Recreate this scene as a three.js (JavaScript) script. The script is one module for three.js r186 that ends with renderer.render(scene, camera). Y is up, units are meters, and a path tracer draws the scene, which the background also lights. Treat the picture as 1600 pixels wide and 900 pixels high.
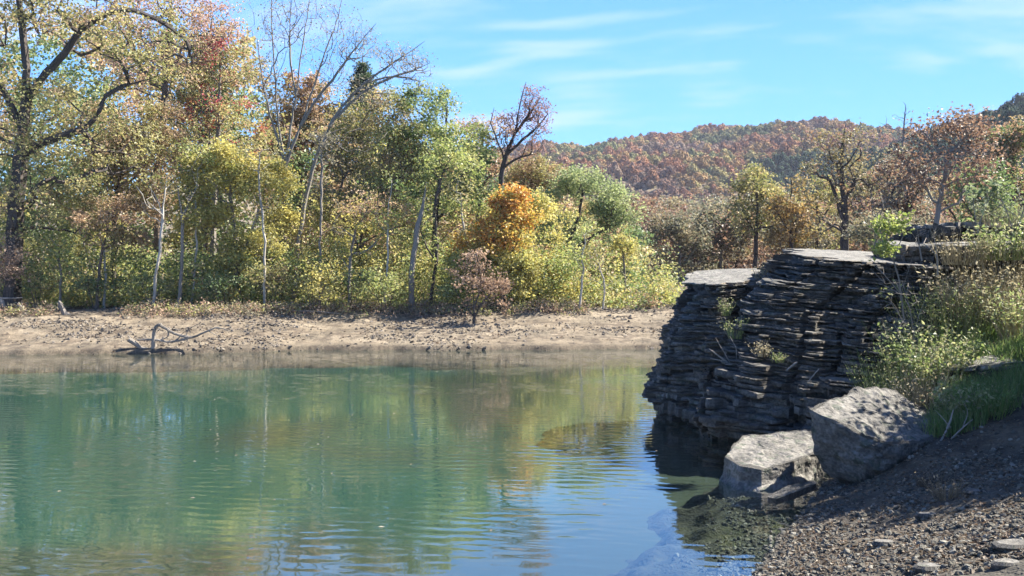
import * as THREE from 'three';

// ---------------------------------------------------------------- camera, sky, sun, exposure
const scene = new THREE.Scene();
const FOCAL = 1570, HORIZON = 425, EYE = new THREE.Vector3(0, 3.5, 0);      // eye 3.5 m above the water
const camera = new THREE.PerspectiveCamera(2 * Math.atan(450 / FOCAL) * 180 / Math.PI, 16 / 9, 0.1, 6000);
const PITCH = Math.atan((450 - HORIZON) / FOCAL);
camera.position.copy(EYE);
camera.rotation.x = -PITCH;
camera.updateMatrixWorld(true);
const SUN = new THREE.Vector3(0.67, 0.70, -0.22).normalize();
const renderer = new THREE.WebGLRenderer({ antialias: true });
renderer.toneMapping = THREE.LinearToneMapping;
renderer.toneMappingExposure = 4.4;
renderer.shadowMap.enabled = true;
const sun = new THREE.DirectionalLight(new THREE.Color(1.0, 0.93, 0.80), 5);
sun.name = 'sun'; sun.position.copy(SUN).multiplyScalar(120); sun.castShadow = true;
sun.target.position.set(0, 0, -35); sun.position.add(sun.target.position);
Object.assign(sun.shadow.camera, { left: -70, right: 70, top: 70, bottom: -70, near: 1, far: 400 });
sun.shadow.mapSize.set(4096, 4096);
scene.add(sun, sun.target);

// ---------------------------------------------------------------- noise
function rng(seed) { let a = (seed * 2654435761) >>> 0; return () => { a = (a + 0x6d2b79f5) | 0; let t = Math.imul(a ^ (a >>> 15), 1 | a); t = (t + Math.imul(t ^ (t >>> 7), 61 | t)) ^ t; return ((t ^ (t >>> 14)) >>> 0) / 4294967296; }; }
const gauss = (r) => (r() + r() + r() + r() - 2) * 1.22;
function hash3(x, y, z) { let h = Math.imul(x, 374761393) ^ Math.imul(y, 668265263) ^ Math.imul(z, 2147483647 - 1274126177); h = Math.imul(h ^ (h >>> 13), 1274126177); h ^= h >>> 16; return (h >>> 0) / 4294967296; }
const fade = (t) => t * t * t * (t * (t * 6 - 15) + 10);
function noise3(x, y, z, p = 0) {                                            // value noise in [-1, 1], period p in x and y when given
  const ix = Math.floor(x), iy = Math.floor(y), iz = Math.floor(z), u = fade(x - ix), v = fade(y - iy), w = fade(z - iz);
  const W = p ? (n) => ((n % p) + p) % p : (n) => n, x0 = W(ix), x1 = W(ix + 1), y0 = W(iy), y1 = W(iy + 1);
  const l = (a, b, t) => a + (b - a) * t;
  return 2 * l(l(l(hash3(x0, y0, iz), hash3(x1, y0, iz), u), l(hash3(x0, y1, iz), hash3(x1, y1, iz), u), v),
    l(l(hash3(x0, y0, iz + 1), hash3(x1, y0, iz + 1), u), l(hash3(x0, y1, iz + 1), hash3(x1, y1, iz + 1), u), v), w) - 1;
}
function fbm(x, y, z, oct = 4, p = 0) { let s = 0, a = 0.5, f = 1; for (let i = 0; i < oct; i++) { s += a * noise3(x * f, y * f, z + i * 17.3, p ? p * f : 0); a *= 0.5; f *= 2; } return s; }
const clamp = (x, a, b) => Math.min(b, Math.max(a, x)), lerp = (a, b, t) => a + (b - a) * t;
const smooth = (a, b, x) => { const t = clamp((x - a) / (b - a), 0, 1); return t * t * (3 - 2 * t); };
const steps = (pts, x) => { if (x <= pts[0][0]) return pts[0][1]; for (let i = 1; i < pts.length; i++) if (x <= pts[i][0]) return lerp(pts[i - 1][1], pts[i][1], fade((x - pts[i - 1][0]) / (pts[i][0] - pts[i - 1][0]))); return pts[pts.length - 1][1]; };

// ---------------------------------------------------------------- the sky: clear air, deeper blue overhead, thin cirrus
{
  const W = 3072, H = 1536, data = new Float32Array(W * H * 4);
  for (let j = 0; j < H; j++) {
    const el = ((j + 0.5) / H - 0.5) * Math.PI, y = Math.sin(el), h = Math.max(0, y);
    const k = 1 - Math.exp(-Math.pow(h * 1.75, 1.8)), low = Math.exp(-h * 11);
    for (let i = 0; i < W; i++) {
      const az = ((i + 0.5) / W - 0.5) * 2 * Math.PI, x = Math.cos(az) * Math.cos(el), z = Math.sin(az) * Math.cos(el);
      const cs = x * SUN.x + y * SUN.y + z * SUN.z, glow = 0.30 * Math.pow(Math.max(0, cs * 0.5 + 0.5), 3) + 0.35 * Math.pow(Math.max(0, cs), 24);
      const kg = 1 - Math.exp(-Math.pow(h * 2.35, 1.6));
      let r = lerp(0.060, 0.0038, kg) + low * 0.028, g = lerp(0.204, 0.024, kg) + low * 0.008, b = lerp(0.42, 0.10, k) - low * 0.12;
      r += glow * 0.035; g += glow * 0.04; b += glow * 0.03;
      if (y > 0.005) {                                                       // cirrus sheet: streaks combed along one wind direction, wavy and broken
        const q = 1 / (y + 0.16), cx = x * q, cz = z * q;
        const a = 0.16 + 0.25 * noise3(cx * 0.35, cz * 0.35, 9), u = cx * Math.cos(a) + cz * Math.sin(a), v = -cx * Math.sin(a) + cz * Math.cos(a);
        const wob = 0.35 * fbm(u * 0.9, v * 0.9, 3, 4);
        const streak = fbm(u * 0.8 + wob, v * 4.2 + wob * 2, 5, 6), broad = fbm(u * 0.8, v * 1.3, 21, 4), fine = fbm(u * 4 + wob, v * 15 + wob * 6, 31, 4);
        const c = smooth(0.02, 0.85, streak * 1.05 + broad * 0.75 + fine * 0.5 + 0.05) * smooth(0.0, 0.10, y) * 0.75 + 0.03;
        r = lerp(r, 0.155, c); g = lerp(g, 0.214, c); b = lerp(b, Math.max(b, 0.255), c);
      }
      const o = (j * W + i) * 4; data[o] = r; data[o + 1] = g; data[o + 2] = b; data[o + 3] = 1;
    }
  }
  const sky = new THREE.DataTexture(data, W, H, THREE.RGBAFormat, THREE.FloatType);
  sky.mapping = THREE.EquirectangularReflectionMapping; sky.magFilter = THREE.LinearFilter; sky.needsUpdate = true;
  scene.background = sky; scene.environment = sky;
}
scene.fog = new THREE.FogExp2(new THREE.Color(0.74, 0.78, 1.0), 0.00012);

// ---------------------------------------------------------------- helpers
const V = (x, y, z) => new THREE.Vector3(x, y, z);
const CP = Math.cos(PITCH), SP = Math.sin(PITCH);
function at(px, py, depth) {                                                 // the point seen at that place of the photograph, depth metres away from the eye along z
  const u = (px - 800) / FOCAL, v = -(py - 450) / FOCAL, y = v * CP - SP, z = -(v * SP + CP), t = depth / -z;
  return V(EYE.x + u * t, EYE.y + y * t, EYE.z + z * t);
}
const taken = {};
function numbered(n) { if (!(n in taken)) { taken[n] = 0; return n; } taken[n]++; return n + '_' + String(taken[n]).padStart(3, '0'); }
function tag(o, label, category, group, kind) { o.userData = { label, category }; if (group) o.userData.group = group; if (kind) o.userData.kind = kind; return o; }
function shadows(o) { o.traverse((m) => { if (m.isMesh) { m.castShadow = true; m.receiveShadow = true; } }); return o; }
function thing(name, label, category, pos, group) { const g = new THREE.Group(); g.name = numbered(name); g.position.copy(pos); scene.add(g); return tag(g, label, category, group); }
function part(name, geo, mat, parent, kind) { const m = new THREE.Mesh(geo, mat); m.name = name; m.castShadow = m.receiveShadow = true; if (kind) m.userData.kind = kind; parent.add(m); return m; }
function single(name, geo, mat, label, category, group, kind) { const m = new THREE.Mesh(geo, mat); m.name = numbered(name); m.castShadow = m.receiveShadow = true; scene.add(m); return tag(m, label, category, group, kind); }

class Shape {                                                                 // collects triangles with colours and uv
  constructor(uv = false, n = 4096) { this.p = new Float32Array(n * 3); this.c = new Float32Array(n * 3); this.u = uv ? new Float32Array(n * 2) : null; this.n = 0; this.i = new Uint32Array(n * 2); this.k = 0; }
  vert(x, y, z, r = 1, g = 1, b = 1, u = 0, v = 0) {
    if ((this.n + 1) * 3 > this.p.length) { const g2 = (a) => { const q = new Float32Array(a.length * 2); q.set(a); return q; }; this.p = g2(this.p); this.c = g2(this.c); if (this.u) this.u = g2(this.u); }
    const o = this.n * 3; this.p[o] = x; this.p[o + 1] = y; this.p[o + 2] = z; this.c[o] = r; this.c[o + 1] = g; this.c[o + 2] = b;
    if (this.u) { this.u[this.n * 2] = u; this.u[this.n * 2 + 1] = v; }
    return this.n++;
  }
  tri(a, b, c) { if (this.k + 3 > this.i.length) { const q = new Uint32Array(this.i.length * 2); q.set(this.i); this.i = q; } this.i[this.k++] = a; this.i[this.k++] = b; this.i[this.k++] = c; }
  quad(a, b, c, d) { this.tri(a, b, c); this.tri(a, c, d); }
  build(origin, normals = false) {
    const g = new THREE.BufferGeometry(), p = this.p.slice(0, this.n * 3);
    if (origin) for (let i = 0; i < p.length; i += 3) { p[i] -= origin.x; p[i + 1] -= origin.y; p[i + 2] -= origin.z; }
    g.setAttribute('position', new THREE.BufferAttribute(p, 3)); g.setAttribute('color', new THREE.BufferAttribute(this.c.slice(0, this.n * 3), 3));
    if (this.u) g.setAttribute('uv', new THREE.BufferAttribute(this.u.slice(0, this.n * 2), 2));
    g.setIndex(new THREE.BufferAttribute(this.i.slice(0, this.k), 1));
    if (normals) g.computeVertexNormals();
    return g;
  }
}
// a tube along nodes with radii; colour function gives linear rgb at a point
function tube(S, pts, rad, sides, col, r) {
  const n = pts.length, T = V(), A = V(), B = V(), up = V(0, 1, 0), alt = V(1, 0, 0); let prev = -1;
  for (let i = 0; i < n; i++) {
    T.subVectors(pts[Math.min(n - 1, i + 1)], pts[Math.max(0, i - 1)]).normalize();
    A.crossVectors(T, Math.abs(T.y) > 0.9 ? alt : up).normalize(); B.crossVectors(T, A);
    let first = -1;
    for (let s = 0; s < sides; s++) {
      const a = (s / sides) * 2 * Math.PI, q = rad[i] * (r ? 1 + 0.18 * (r() - 0.5) : 1), ca = Math.cos(a) * q, sa = Math.sin(a) * q, p = pts[i];
      const x = p.x + A.x * ca + B.x * sa, y = p.y + A.y * ca + B.y * sa, z = p.z + A.z * ca + B.z * sa, c = col(x, y, z);
      const id = S.vert(x, y, z, c[0], c[1], c[2], s / sides, i); if (first < 0) first = id;
    }
    if (prev >= 0) for (let s = 0; s < sides; s++) { const t = (s + 1) % sides; S.quad(prev + s, prev + t, first + t, first + s); }
    prev = first;
  }
  const e = pts[n - 1], c = col(e.x, e.y, e.z), tip = S.vert(e.x, e.y, e.z, c[0], c[1], c[2]);
  for (let s = 0; s < sides; s++) S.tri(prev + s, prev + (s + 1) % sides, tip);
}
function leaf(S, x, y, z, len, wid, r, c, flat = 0.4) {                       // one folded leaf
  let dx = gauss(r), dy = gauss(r) * (1 - flat) - 0.15, dz = gauss(r); let l = Math.hypot(dx, dy, dz) || 1; dx /= l; dy /= l; dz /= l;
  let nx = gauss(r) * 0.7, ny = gauss(r) * 0.7 + flat * 1.2, nz = gauss(r) * 0.7;
  let sx = dy * nz - dz * ny, sy = dz * nx - dx * nz, sz = dx * ny - dy * nx; l = Math.hypot(sx, sy, sz) || 1; sx /= l; sy /= l; sz /= l;
  const fx = sy * dz - sz * dy, fy = sz * dx - sx * dz, fz = sx * dy - sy * dx, h = wid * 0.25;
  const k = 0.72 + 0.55 * r(), c0 = Math.min(0.62, c[0] * k * 1.15), c1 = Math.min(0.62, c[1] * k * 1.15), c2 = c[2] * k * 1.15, m = 0.42 * len;
  const a = S.vert(x, y, z, c0, c1, c2), e = S.vert(x + dx * len, y + dy * len, z + dz * len, c0, c1, c2);
  const p = S.vert(x + dx * m + sx * wid * 0.5 + fx * h, y + dy * m + sy * wid * 0.5 + fy * h, z + dz * m + sz * wid * 0.5 + fz * h, c0, c1, c2);
  const q = S.vert(x + dx * m - sx * wid * 0.5 + fx * h, y + dy * m - sy * wid * 0.5 + fy * h, z + dz * m - sz * wid * 0.5 + fz * h, c0, c1, c2);
  S.tri(a, p, e); S.tri(a, e, q);
}
function dataTex(n, f, srgb) {                                                // tileable n x n texture from f(u, v) in [0,1) -> value or [r,g,b]
  const d = new Uint8Array(n * n * 4);
  for (let j = 0; j < n; j++) for (let i = 0; i < n; i++) { const v = f(i / n, j / n), o = (j * n + i) * 4, c = typeof v === 'number' ? [v, v, v] : v; for (let k = 0; k < 3; k++) d[o + k] = clamp(c[k], 0, 1) * 255; d[o + 3] = 255; }
  const t = new THREE.DataTexture(d, n, n); t.wrapS = t.wrapT = THREE.RepeatWrapping; t.magFilter = THREE.LinearFilter; t.minFilter = THREE.LinearMipmapLinearFilter; t.generateMipmaps = true;
  if (srgb) t.colorSpace = THREE.SRGBColorSpace; t.needsUpdate = true; return t;
}

// ---------------------------------------------------------------- materials (textures: uv in metres, one tile a few metres)
const rep = (t, s) => { const c = t.clone(); c.repeat.set(1 / s, 1 / s); c.needsUpdate = true; return c; };
const rockBump = dataTex(1024, (u, v) => 0.5 + 0.42 * fbm(u * 6, v * 6, 1, 6, 6) + 0.16 * fbm(u * 40, v * 40, 4, 3, 40));
const rockTone = dataTex(1024, (u, v) => { const a = fbm(u * 5, v * 5, 11, 6, 5), b = 1.6 * fbm(u * 40, v * 40, 14, 4, 40), c = smooth(0.18, 0.4, fbm(u * 9, v * 9, 17, 4, 9)); const k = 0.80 + 0.22 * a + 0.18 * b; return [k * lerp(1, 0.80, c), k * lerp(0.985, 0.84, c), k * lerp(0.96, 0.78, c)]; }, true);
const soilTone = dataTex(1024, (u, v) => { const a = fbm(u * 4, v * 4, 31, 6, 4), b = fbm(u * 48, v * 48, 34, 3, 48), c = smooth(0.05, 0.35, fbm(u * 8, v * 8, 37, 5, 8)); const k = 0.80 + 0.20 * a + 0.22 * b; return [k * lerp(1, 0.78, c), k * lerp(0.97, 0.74, c), k * lerp(0.92, 0.70, c)]; }, true);
const soilBump = dataTex(1024, (u, v) => 0.5 + 0.30 * fbm(u * 8, v * 8, 41, 6, 8) + 0.30 * fbm(u * 60, v * 60, 44, 2, 60));
const M = {
  rock: new THREE.MeshStandardMaterial({ color: new THREE.Color(0.122, 0.119, 0.115), roughness: 0.92, map: rep(rockTone, 1.3), bumpMap: rep(rockBump, 0.55), bumpScale: 0.04, vertexColors: true }),
  soil: new THREE.MeshStandardMaterial({ color: new THREE.Color(1, 1, 1), roughness: 0.97, map: rep(soilTone, 3.1), bumpMap: rep(soilBump, 1.7), bumpScale: 0.035, vertexColors: true }),
  land: new THREE.MeshStandardMaterial({ color: new THREE.Color(1, 1, 1), roughness: 1, vertexColors: true }),
  bark: new THREE.MeshStandardMaterial({ color: 0xffffff, roughness: 0.95, vertexColors: true }),
  leaf: new THREE.MeshPhysicalMaterial({ color: 0xffffff, roughness: 0.9, vertexColors: true, side: THREE.DoubleSide, transmission: 0.56, thickness: 0, specularIntensity: 0.5, clearcoat: 0.5, clearcoatRoughness: 0.42 }),
  dry: new THREE.MeshPhysicalMaterial({ color: 0xffffff, roughness: 0.9, vertexColors: true, side: THREE.DoubleSide, transmission: 0.38, thickness: 0, specularIntensity: 0.35 }),
  stone: new THREE.MeshStandardMaterial({ color: 0xffffff, roughness: 0.9, vertexColors: true }),
};

// ---------------------------------------------------------------- the lie of the land
const farEdge = (x) => 45 + 0.1 * x + Math.max(0, x - 9) * 0.6 + 0.8 * noise3(x * 0.13, 1, 2) + 0.4 * noise3(x * 0.45, 5, 2) + 0.15 * noise3(x * 1.3, 7, 2);
const nearEdge = (D) => (D < 20 ? -3 + 0.49 * D : 6.8 + 0.6 * (D - 20)) + 0.22 * noise3(D * 0.6, 3, 7) + 0.08 * noise3(D * 2.1, 3, 9);
function hillHeight(x, z) {
  const D = -z;
  const R = steps([[-900, 60], [-400, 62], [-100, 88], [42, 106], [121, 114], [212, 126], [290, 131], [363, 128], [520, 150], [900, 170]], x);
  const f = smooth(300, 950, D + 60 * noise3(x * 0.006, D * 0.004, 3)) * (1 - 0.4 * smooth(1050, 1700, D));
  let h = R * f + 26 * f * (1 - f) * 4 * noise3(x * 0.011 + D * 0.004, D * 0.006, 8) + 5 * f * noise3(x * 0.03, D * 0.03, 5);
  const R2 = steps([[60, 0], [105, 16], [143, 30], [165, 40], [204, 57], [280, 80], [420, 100], [700, 110]], x);
  h = Math.max(h, R2 * smooth(170, 400, D) * (1 - 0.6 * smooth(480, 900, D)) + 3 * noise3(x * 0.04, D * 0.04, 2) * smooth(200, 400, D));
  return h;
}
function height(x, z) {
  const D = -z, u = D - farEdge(x);
  let f;
  if (u < 0) f = Math.max(-2.4, Math.min(-0.01, u * 0.22 - 0.03 + 0.35 * smooth(0, -1.5, u) * fbm(x * 0.5, z * 1.4, 29, 4)));
  else {
    f = 0.14 * smooth(0, 0.25, u) + 1.36 * Math.pow(clamp(u / 8, 0, 1), 0.95) + 0.035 * Math.max(0, u - 8);
    f = Math.min(f, 4 + 0.004 * u);
    f += smooth(0.2, 2, u) * (0.16 * fbm(x * 0.22, z * 0.9, 12, 4) + 0.07 * fbm(x * 0.5, z * 3.2, 14, 3) + 0.05 * fbm(x * 1.6, z * 2.2, 13, 3));
    f += hillHeight(x, z);
  }
  const s = 0.9 * (x - nearEdge(D)), over = Math.max(0, D - 14);
  let n;
  if (s < 0) { const e = 1.35 + 0.9 * fbm(x * 0.55, z * 0.55, 27, 3); n = Math.max(-2.4, (s > -e ? 0.13 * s : -0.13 * e + 0.42 * (s + e)) - 0.015 + 0.30 * smooth(0, -1.6, s) * fbm(x * 1.6, z * 1.6, 28, 4)); n = Math.min(n, -0.01); }
  else {
    n = Math.min(0.30 * s, 2.2) + Math.min(0.25 * over, 2.6) * smooth(0.3, 1.9, s) + 1.0 * smooth(7, 2, D) * smooth(0, 2, s);
    n = Math.min(n, 3.3) + smooth(0.1, 1, s) * (0.10 * fbm(x * 0.5, z * 0.5, 22, 4) + 0.05 * fbm(x * 2.1, z * 2.1, 23, 3) + 0.02 * fbm(x * 7, z * 7, 24, 2));
    n *= 1 - smooth(34, 70, D) * smooth(0, 60, D);
  }
  return Math.max(f, n);
}
function axis(marks) { const out = [marks[0][0]]; for (let i = 1; i < marks.length; i++) { const [a] = marks[i - 1], [b, st] = marks[i], n = Math.max(1, Math.round(Math.abs(b - a) / st)); for (let k = 1; k <= n; k++) out.push(a + (b - a) * k / n); } return out; }
function sheet(name, xs, zs, drop, colour, mat) {
  const S = new Shape(true, xs.length * zs.length + 8), nx = xs.length;
  for (const z of zs) for (const x of xs) { const h = height(x, z) - drop(x, z), c = colour(x, z, h); S.vert(x, h, z, c[0], c[1], c[2], x, -z); }
  for (let j = 0; j + 1 < zs.length; j++) for (let i = 0; i + 1 < nx; i++) { const a = j * nx + i; S.quad(a, a + 1, a + nx + 1, a + nx); }
  const m = new THREE.Mesh(S.build(null, true), mat); m.name = name; m.receiveShadow = m.castShadow = true; m.userData = { kind: 'structure' }; scene.add(m); return m;
}
const mixc = (a, b, t) => [lerp(a[0], b[0], t), lerp(a[1], b[1], t), lerp(a[2], b[2], t)];
const MUD = [0.25, 0.218, 0.175], WET = [0.095, 0.08, 0.062], LITTER = [0.125, 0.098, 0.07], GREY = [0.066, 0.062, 0.054], EARTH = [0.08, 0.06, 0.042], BED = [0.030, 0.033, 0.020];
sheet('shore', axis([[-120, 1], [-20, 10], [-2, 1.2], [1, 0.3], [9, 0.06], [14, 0.25], [30, 1], [120, 9]]), axis([[12, 1], [-6, 1], [-8, 0.2], [-19, 0.06], [-28, 0.2], [-38, 0.6]]), () => 0, (x, z, h) => {
  if (h < 0) return BED;
  const t = smooth(-0.2, 0.35, fbm(x * 1.1, z * 1.1, 51, 4)), w = smooth(0.16, 0.05, h + 0.05 * noise3(x * 3, z * 3, 5));   // wet rim along the waterline
  return mixc(mixc(GREY, LITTER, t * 0.6 + 0.5 * smooth(1.2, 2.2, h)), WET, w * 0.8);
}, M.soil);
sheet('far_bank', axis([[-120, 1], [-34, 4], [-26, 0.5], [12, 0.16], [30, 1], [120, 6]]), axis([[-38, 1], [-41, 0.5], [-56, 0.12], [-66, 0.6], [-150, 4]]), () => 0, (x, z, h) => {
  if (h < 0) return BED;
  const u = -z - farEdge(x), t = smooth(-0.1, 0.3, fbm(x * 0.3, z * 0.8, 61, 5)), w = smooth(0.40, 0.08, h + 0.12 * fbm(x * 0.9, z * 2, 3, 3)), f = smooth(7.5, 10.5, u + 2.5 * fbm(x * 0.3, z * 0.3, 63, 3));
  return mixc(mixc(mixc(MUD, LITTER, t * 0.42), WET, w * 0.75), mixc(LITTER, EARTH, 0.45), f);
}, M.soil);
sheet('hillside', axis([[-1600, 1], [-200, 50], [-120, 10], [120, 20], [700, 12], [1600, 50]]), axis([[60, 1], [12, 24], [-150, 13.5], [-1050, 12], [-2400, 60]]), (x, z) => (x > -120.5 && x < 120.5 && z > -150.5 && z < 12.5 ? 1.2 : 0), (x, z) => mixc([0.10, 0.075, 0.05], [0.13, 0.10, 0.06], smooth(-0.3, 0.3, fbm(x * 0.02, z * 0.02, 7, 3))), M.land);

// ---------------------------------------------------------------- the river
{
  // ripples: many small waves of whole periods across the tile, running mostly along z, with drifting patches of calm
  const R = rng(7), waves = []; for (let i = 0; i < 46; i++) { const k = 26 + Math.floor(70 * R() * R()), a = 1.5 + gauss(R) * 0.34; waves.push([Math.round(k * Math.cos(a)), Math.round(k * Math.sin(a)), R() * 6.283, 1 / Math.pow(k, 0.9)]); }
  const tot = waves.reduce((s, w) => s + w[3], 0);
  const bump = dataTex(1024, (u, v) => { const amp = 0.25 + 0.95 * smooth(-0.3, 0.35, fbm(u * 4, v * 4, 71, 3, 4)); const du = 0.02 * fbm(u * 4, v * 4, 77, 3, 4), dv = 0.02 * fbm(u * 4, v * 4, 79, 3, 4); let s = 0; for (const w of waves) s += w[3] * Math.sin(6.28318 * (w[0] * (u + du) + w[1] * (v + dv)) + w[2]); return 0.5 + amp * 1.5 * s / tot; });
  const g = new THREE.PlaneGeometry(900, 200, 1, 1); g.rotateX(-Math.PI / 2); g.translate(0, 0, -85);
  const p = g.attributes.position, uv = g.attributes.uv; for (let i = 0; i < p.count; i++) uv.setXY(i, p.getX(i), -p.getZ(i));
  const mat = new THREE.MeshPhysicalMaterial({ color: new THREE.Color(0.86, 0.95, 0.90), roughness: 0.03, ior: 2.3, transmission: 1, thickness: 0, bumpMap: rep(bump, 11), bumpScale: 0.005 });
  const w = new THREE.Mesh(g, mat); w.name = 'river_water'; w.receiveShadow = true; w.userData = { kind: 'structure' }; scene.add(w);
  // the clear top water ends where the suspended silt begins: from there down the river is turbid and blue-green
  const S = new Shape(), xs = axis([[-450, 1], [-40, 60], [30, 0.7], [450, 60]]), zs = axis([[15, 1], [-6, 7], [-60, 0.7], [-185, 30]]), nx = xs.length;
  for (const z of zs) for (const x of xs) {                                  // silt tint: blue-green at the left, blotched with olive towards the bluff side
    const t = smooth(-0.25, 0.25, fbm(x * 0.16, z * 0.16, 33, 4) + 0.045 * (x + 1.5)), c = mixc([0.0028, 0.042, 0.029], [0.0125, 0.022, 0.0115], t); S.vert(x, -0.55, z, c[0], c[1], c[2]);
  }
  for (let j = 0; j + 1 < zs.length; j++) for (let i = 0; i + 1 < nx; i++) { const k = j * nx + i; S.quad(k, k + 1, k + nx + 1, k + nx); }
  const silt = new THREE.Mesh(S.build(null, true), new THREE.MeshStandardMaterial({ color: 0xffffff, roughness: 1, vertexColors: true })); silt.name = 'turbid_water'; silt.receiveShadow = true; silt.userData = { kind: 'structure' }; scene.add(silt);
}

// ---------------------------------------------------------------- objects
// ---------------------------------------------------------------- layered rock
function cellsAlong(len, r, lo, hi) { const b = [0]; while (b[b.length - 1] < len) b.push(b[b.length - 1] + lerp(lo, hi, r() * r())); return b; }
function bedGeometry(poly, y0, y1, dip, r, ragged, origin, seed, tone) {
  // one bed of rock: a closed plan outline broken into blocks that stand proud or lie back, with worn edges
  const pts = [], nrm = [], S = new Shape(true), n = poly.length; let len = 0;
  for (let i = 0; i < n; i++) {
    const a = poly[i], b = poly[(i + 1) % n], d = Math.hypot(b[0] - a[0], b[1] - a[1]), step = (a[1] + b[1]) / 2 > ragged.fineFrom ? 0.06 : 0.3, k = Math.max(1, Math.round(d / step));
    for (let j = 0; j < k; j++) { const t = j / k; pts.push([lerp(a[0], b[0], t), lerp(a[1], b[1], t), len + d * t]); nrm.push([(b[1] - a[1]) / d, -(b[0] - a[0]) / d]); }
    len += d;
  }
  // soften the corners
  const q = pts.map((p) => p.slice()), N = pts.length;
  for (let pass = 0; pass < 6; pass++) { const c = q.map((p) => p.slice()); for (let i = 0; i < N; i++) { const a = c[(i + N - 1) % N], b = c[(i + 1) % N]; q[i][0] = (a[0] + b[0] + 2 * c[i][0]) / 4; q[i][1] = (a[1] + b[1] + 2 * c[i][1]) / 4; } }
  const br = cellsAlong(len, r, 0.10, 1.0), off = br.map(() => (r() < 0.17 ? -0.18 - 0.2 * r() : (r() - 0.5) * 0.23) * ragged.amp), up = br.map(() => (r() - 0.5) * 0.25 * (y1 - y0));
  let sgn = 0; for (let i = 0; i < n; i++) { const a = poly[i], b = poly[(i + 1) % n]; sgn += a[0] * b[1] - b[0] * a[1]; } sgn = Math.sign(sgn);
  const ym = (y0 + y1) / 2, rings = [[y0, -0.012], [lerp(y0, y1, 0.35), 0.006], [lerp(y0, y1, 0.8), 0], [y1, -0.014]], ids = [];
  let cell = 0; const spot = [];
  for (let i = 0; i < N; i++) {
    const s = pts[i][2]; while (br[cell + 1] < s) cell++;
    const big = ragged.bulge * fbm(s * 0.45, ym * 0.9, ragged.seed, 3) * ragged.amp + 0.10 * fbm(s * 0.6, ym * 3, seed, 2) * ragged.amp, o = off[cell] + big + ragged.joint * (hash3(Math.floor(s / 0.62 + 0.4 * Math.floor(ym / 0.55)), Math.floor(ym / 0.55 + 0.25 * hash3(Math.floor(s / 2), 1, 4)), ragged.seed) - 0.5) + 0.035 * noise3(s * 9, ym * 30, seed + 3) + 0.035 * noise3(s * 17, ym * 30, seed + 4);
    spot.push([o, 0, s, up[cell] + 0.8 * (y1 - y0) * noise3(s * 2.6, ym * 9, seed + 6)]);
  }
  const jag = spot.map((p) => p[0]);
  for (let i = 0; i < N; i++) { let o = 0; for (let k = -2; k <= 2; k++) o += jag[(i + k + N) % N] / 5; o = lerp(o, jag[i], 0.6) + 0.045 * (r() - 0.5); { const c = spot[i][2] + 0.25 * noise3(ym * 1.5, 3, ragged.seed), k = Math.round(c / 0.8), e = Math.abs(c - 0.8 * (k + 0.5 * (hash3(k, 5, ragged.seed) - 0.5))); if (e < 0.045 && hash3(k, Math.floor(ym / 0.8), ragged.seed + 2) < 0.6) o -= 0.24; } spot[i][0] = q[i][0] + sgn * nrm[i][0] * o; spot[i][1] = q[i][1] + sgn * nrm[i][1] * o; }
  for (const [y, inset] of rings) {
    const row = [];
    for (let i = 0; i < N; i++) { const p = spot[i], e = inset * (0.5 + r()) + 0.012 * (r() - 0.5), x = p[0] + sgn * nrm[i][0] * e, z = p[1] + sgn * nrm[i][1] * e, yy = y + (y === y1 ? p[3] : 0) + dip(x, z) + 0.008 * (r() - 0.5), k = tone * (0.9 + 0.3 * noise3(p[2] * 1.7, y * 4, seed + 9)), w = 0.20 * noise3(p[2] * 0.6, y * 1.2, 55) + 0.05; row.push(S.vert(x, yy, z, k * (1 + w), k, k * (1 - w), p[2], yy)); }
    ids.push(row);
  }
  for (let j = 0; j + 1 < ids.length; j++) for (let i = 0; i < N; i++) { const t = (i + 1) % N; S.quad(ids[j][i], ids[j][t], ids[j + 1][t], ids[j + 1][i]); }
  for (const [row, y] of [[ids[ids.length - 1], y1], [ids[0], y0]]) {         // caps with their own vertices so that uv lies in the plane
    const base = row.map((id) => S.vert(S.p[id * 3], S.p[id * 3 + 1], S.p[id * 3 + 2], tone, tone, tone, S.p[id * 3], S.p[id * 3 + 2]));
    const contour = row.map((id) => new THREE.Vector2(S.p[id * 3], S.p[id * 3 + 2]));
    for (const f of THREE.ShapeUtils.triangulateShape(contour, [])) S.tri(base[f[0]], base[f[1]], base[f[2]]);
  }
  return S.build(origin);
}
function outlineAt(keys, y) { let i = 0; while (i < keys.length - 2 && y > keys[i + 1][0]) i++; const [ya, A] = keys[i], [yb, B] = keys[i + 1], t = clamp((y - ya) / (yb - ya), 0, 1); return A.map((p, k) => [lerp(p[0], B[k][0], t), lerp(p[1], B[k][1], t)]); }
function outcrop(name, label, category, keys, dip, seed, thick, ragged, partName = 'rock_layer') {
  const r = rng(seed), top = keys[keys.length - 1][0]; let y = keys[0][0];
  const c = keys[0][1].reduce((s, p) => [s[0] + p[0] / keys[0][1].length, s[1] + p[1] / keys[0][1].length], [0, 0]);
  const g = thing(name, label, category, V(c[0], Math.max(0, keys[0][0]), c[1]));
  while (y < top - 0.02) {
    const t = thick(y) * (0.45 + 1.6 * r() * r()), y1 = Math.min(top, y + t), tone = y1 >= top - 0.06 ? 1.6 : 0.6 + 1.0 * r() * r() + 0.15 * r();   // capping beds toned paler: their sunlit brightness is painted into the colour
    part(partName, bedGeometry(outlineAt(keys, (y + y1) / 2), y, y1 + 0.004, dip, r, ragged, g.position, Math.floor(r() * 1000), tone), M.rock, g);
    y = y1;
  }
  return g;
}
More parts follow.
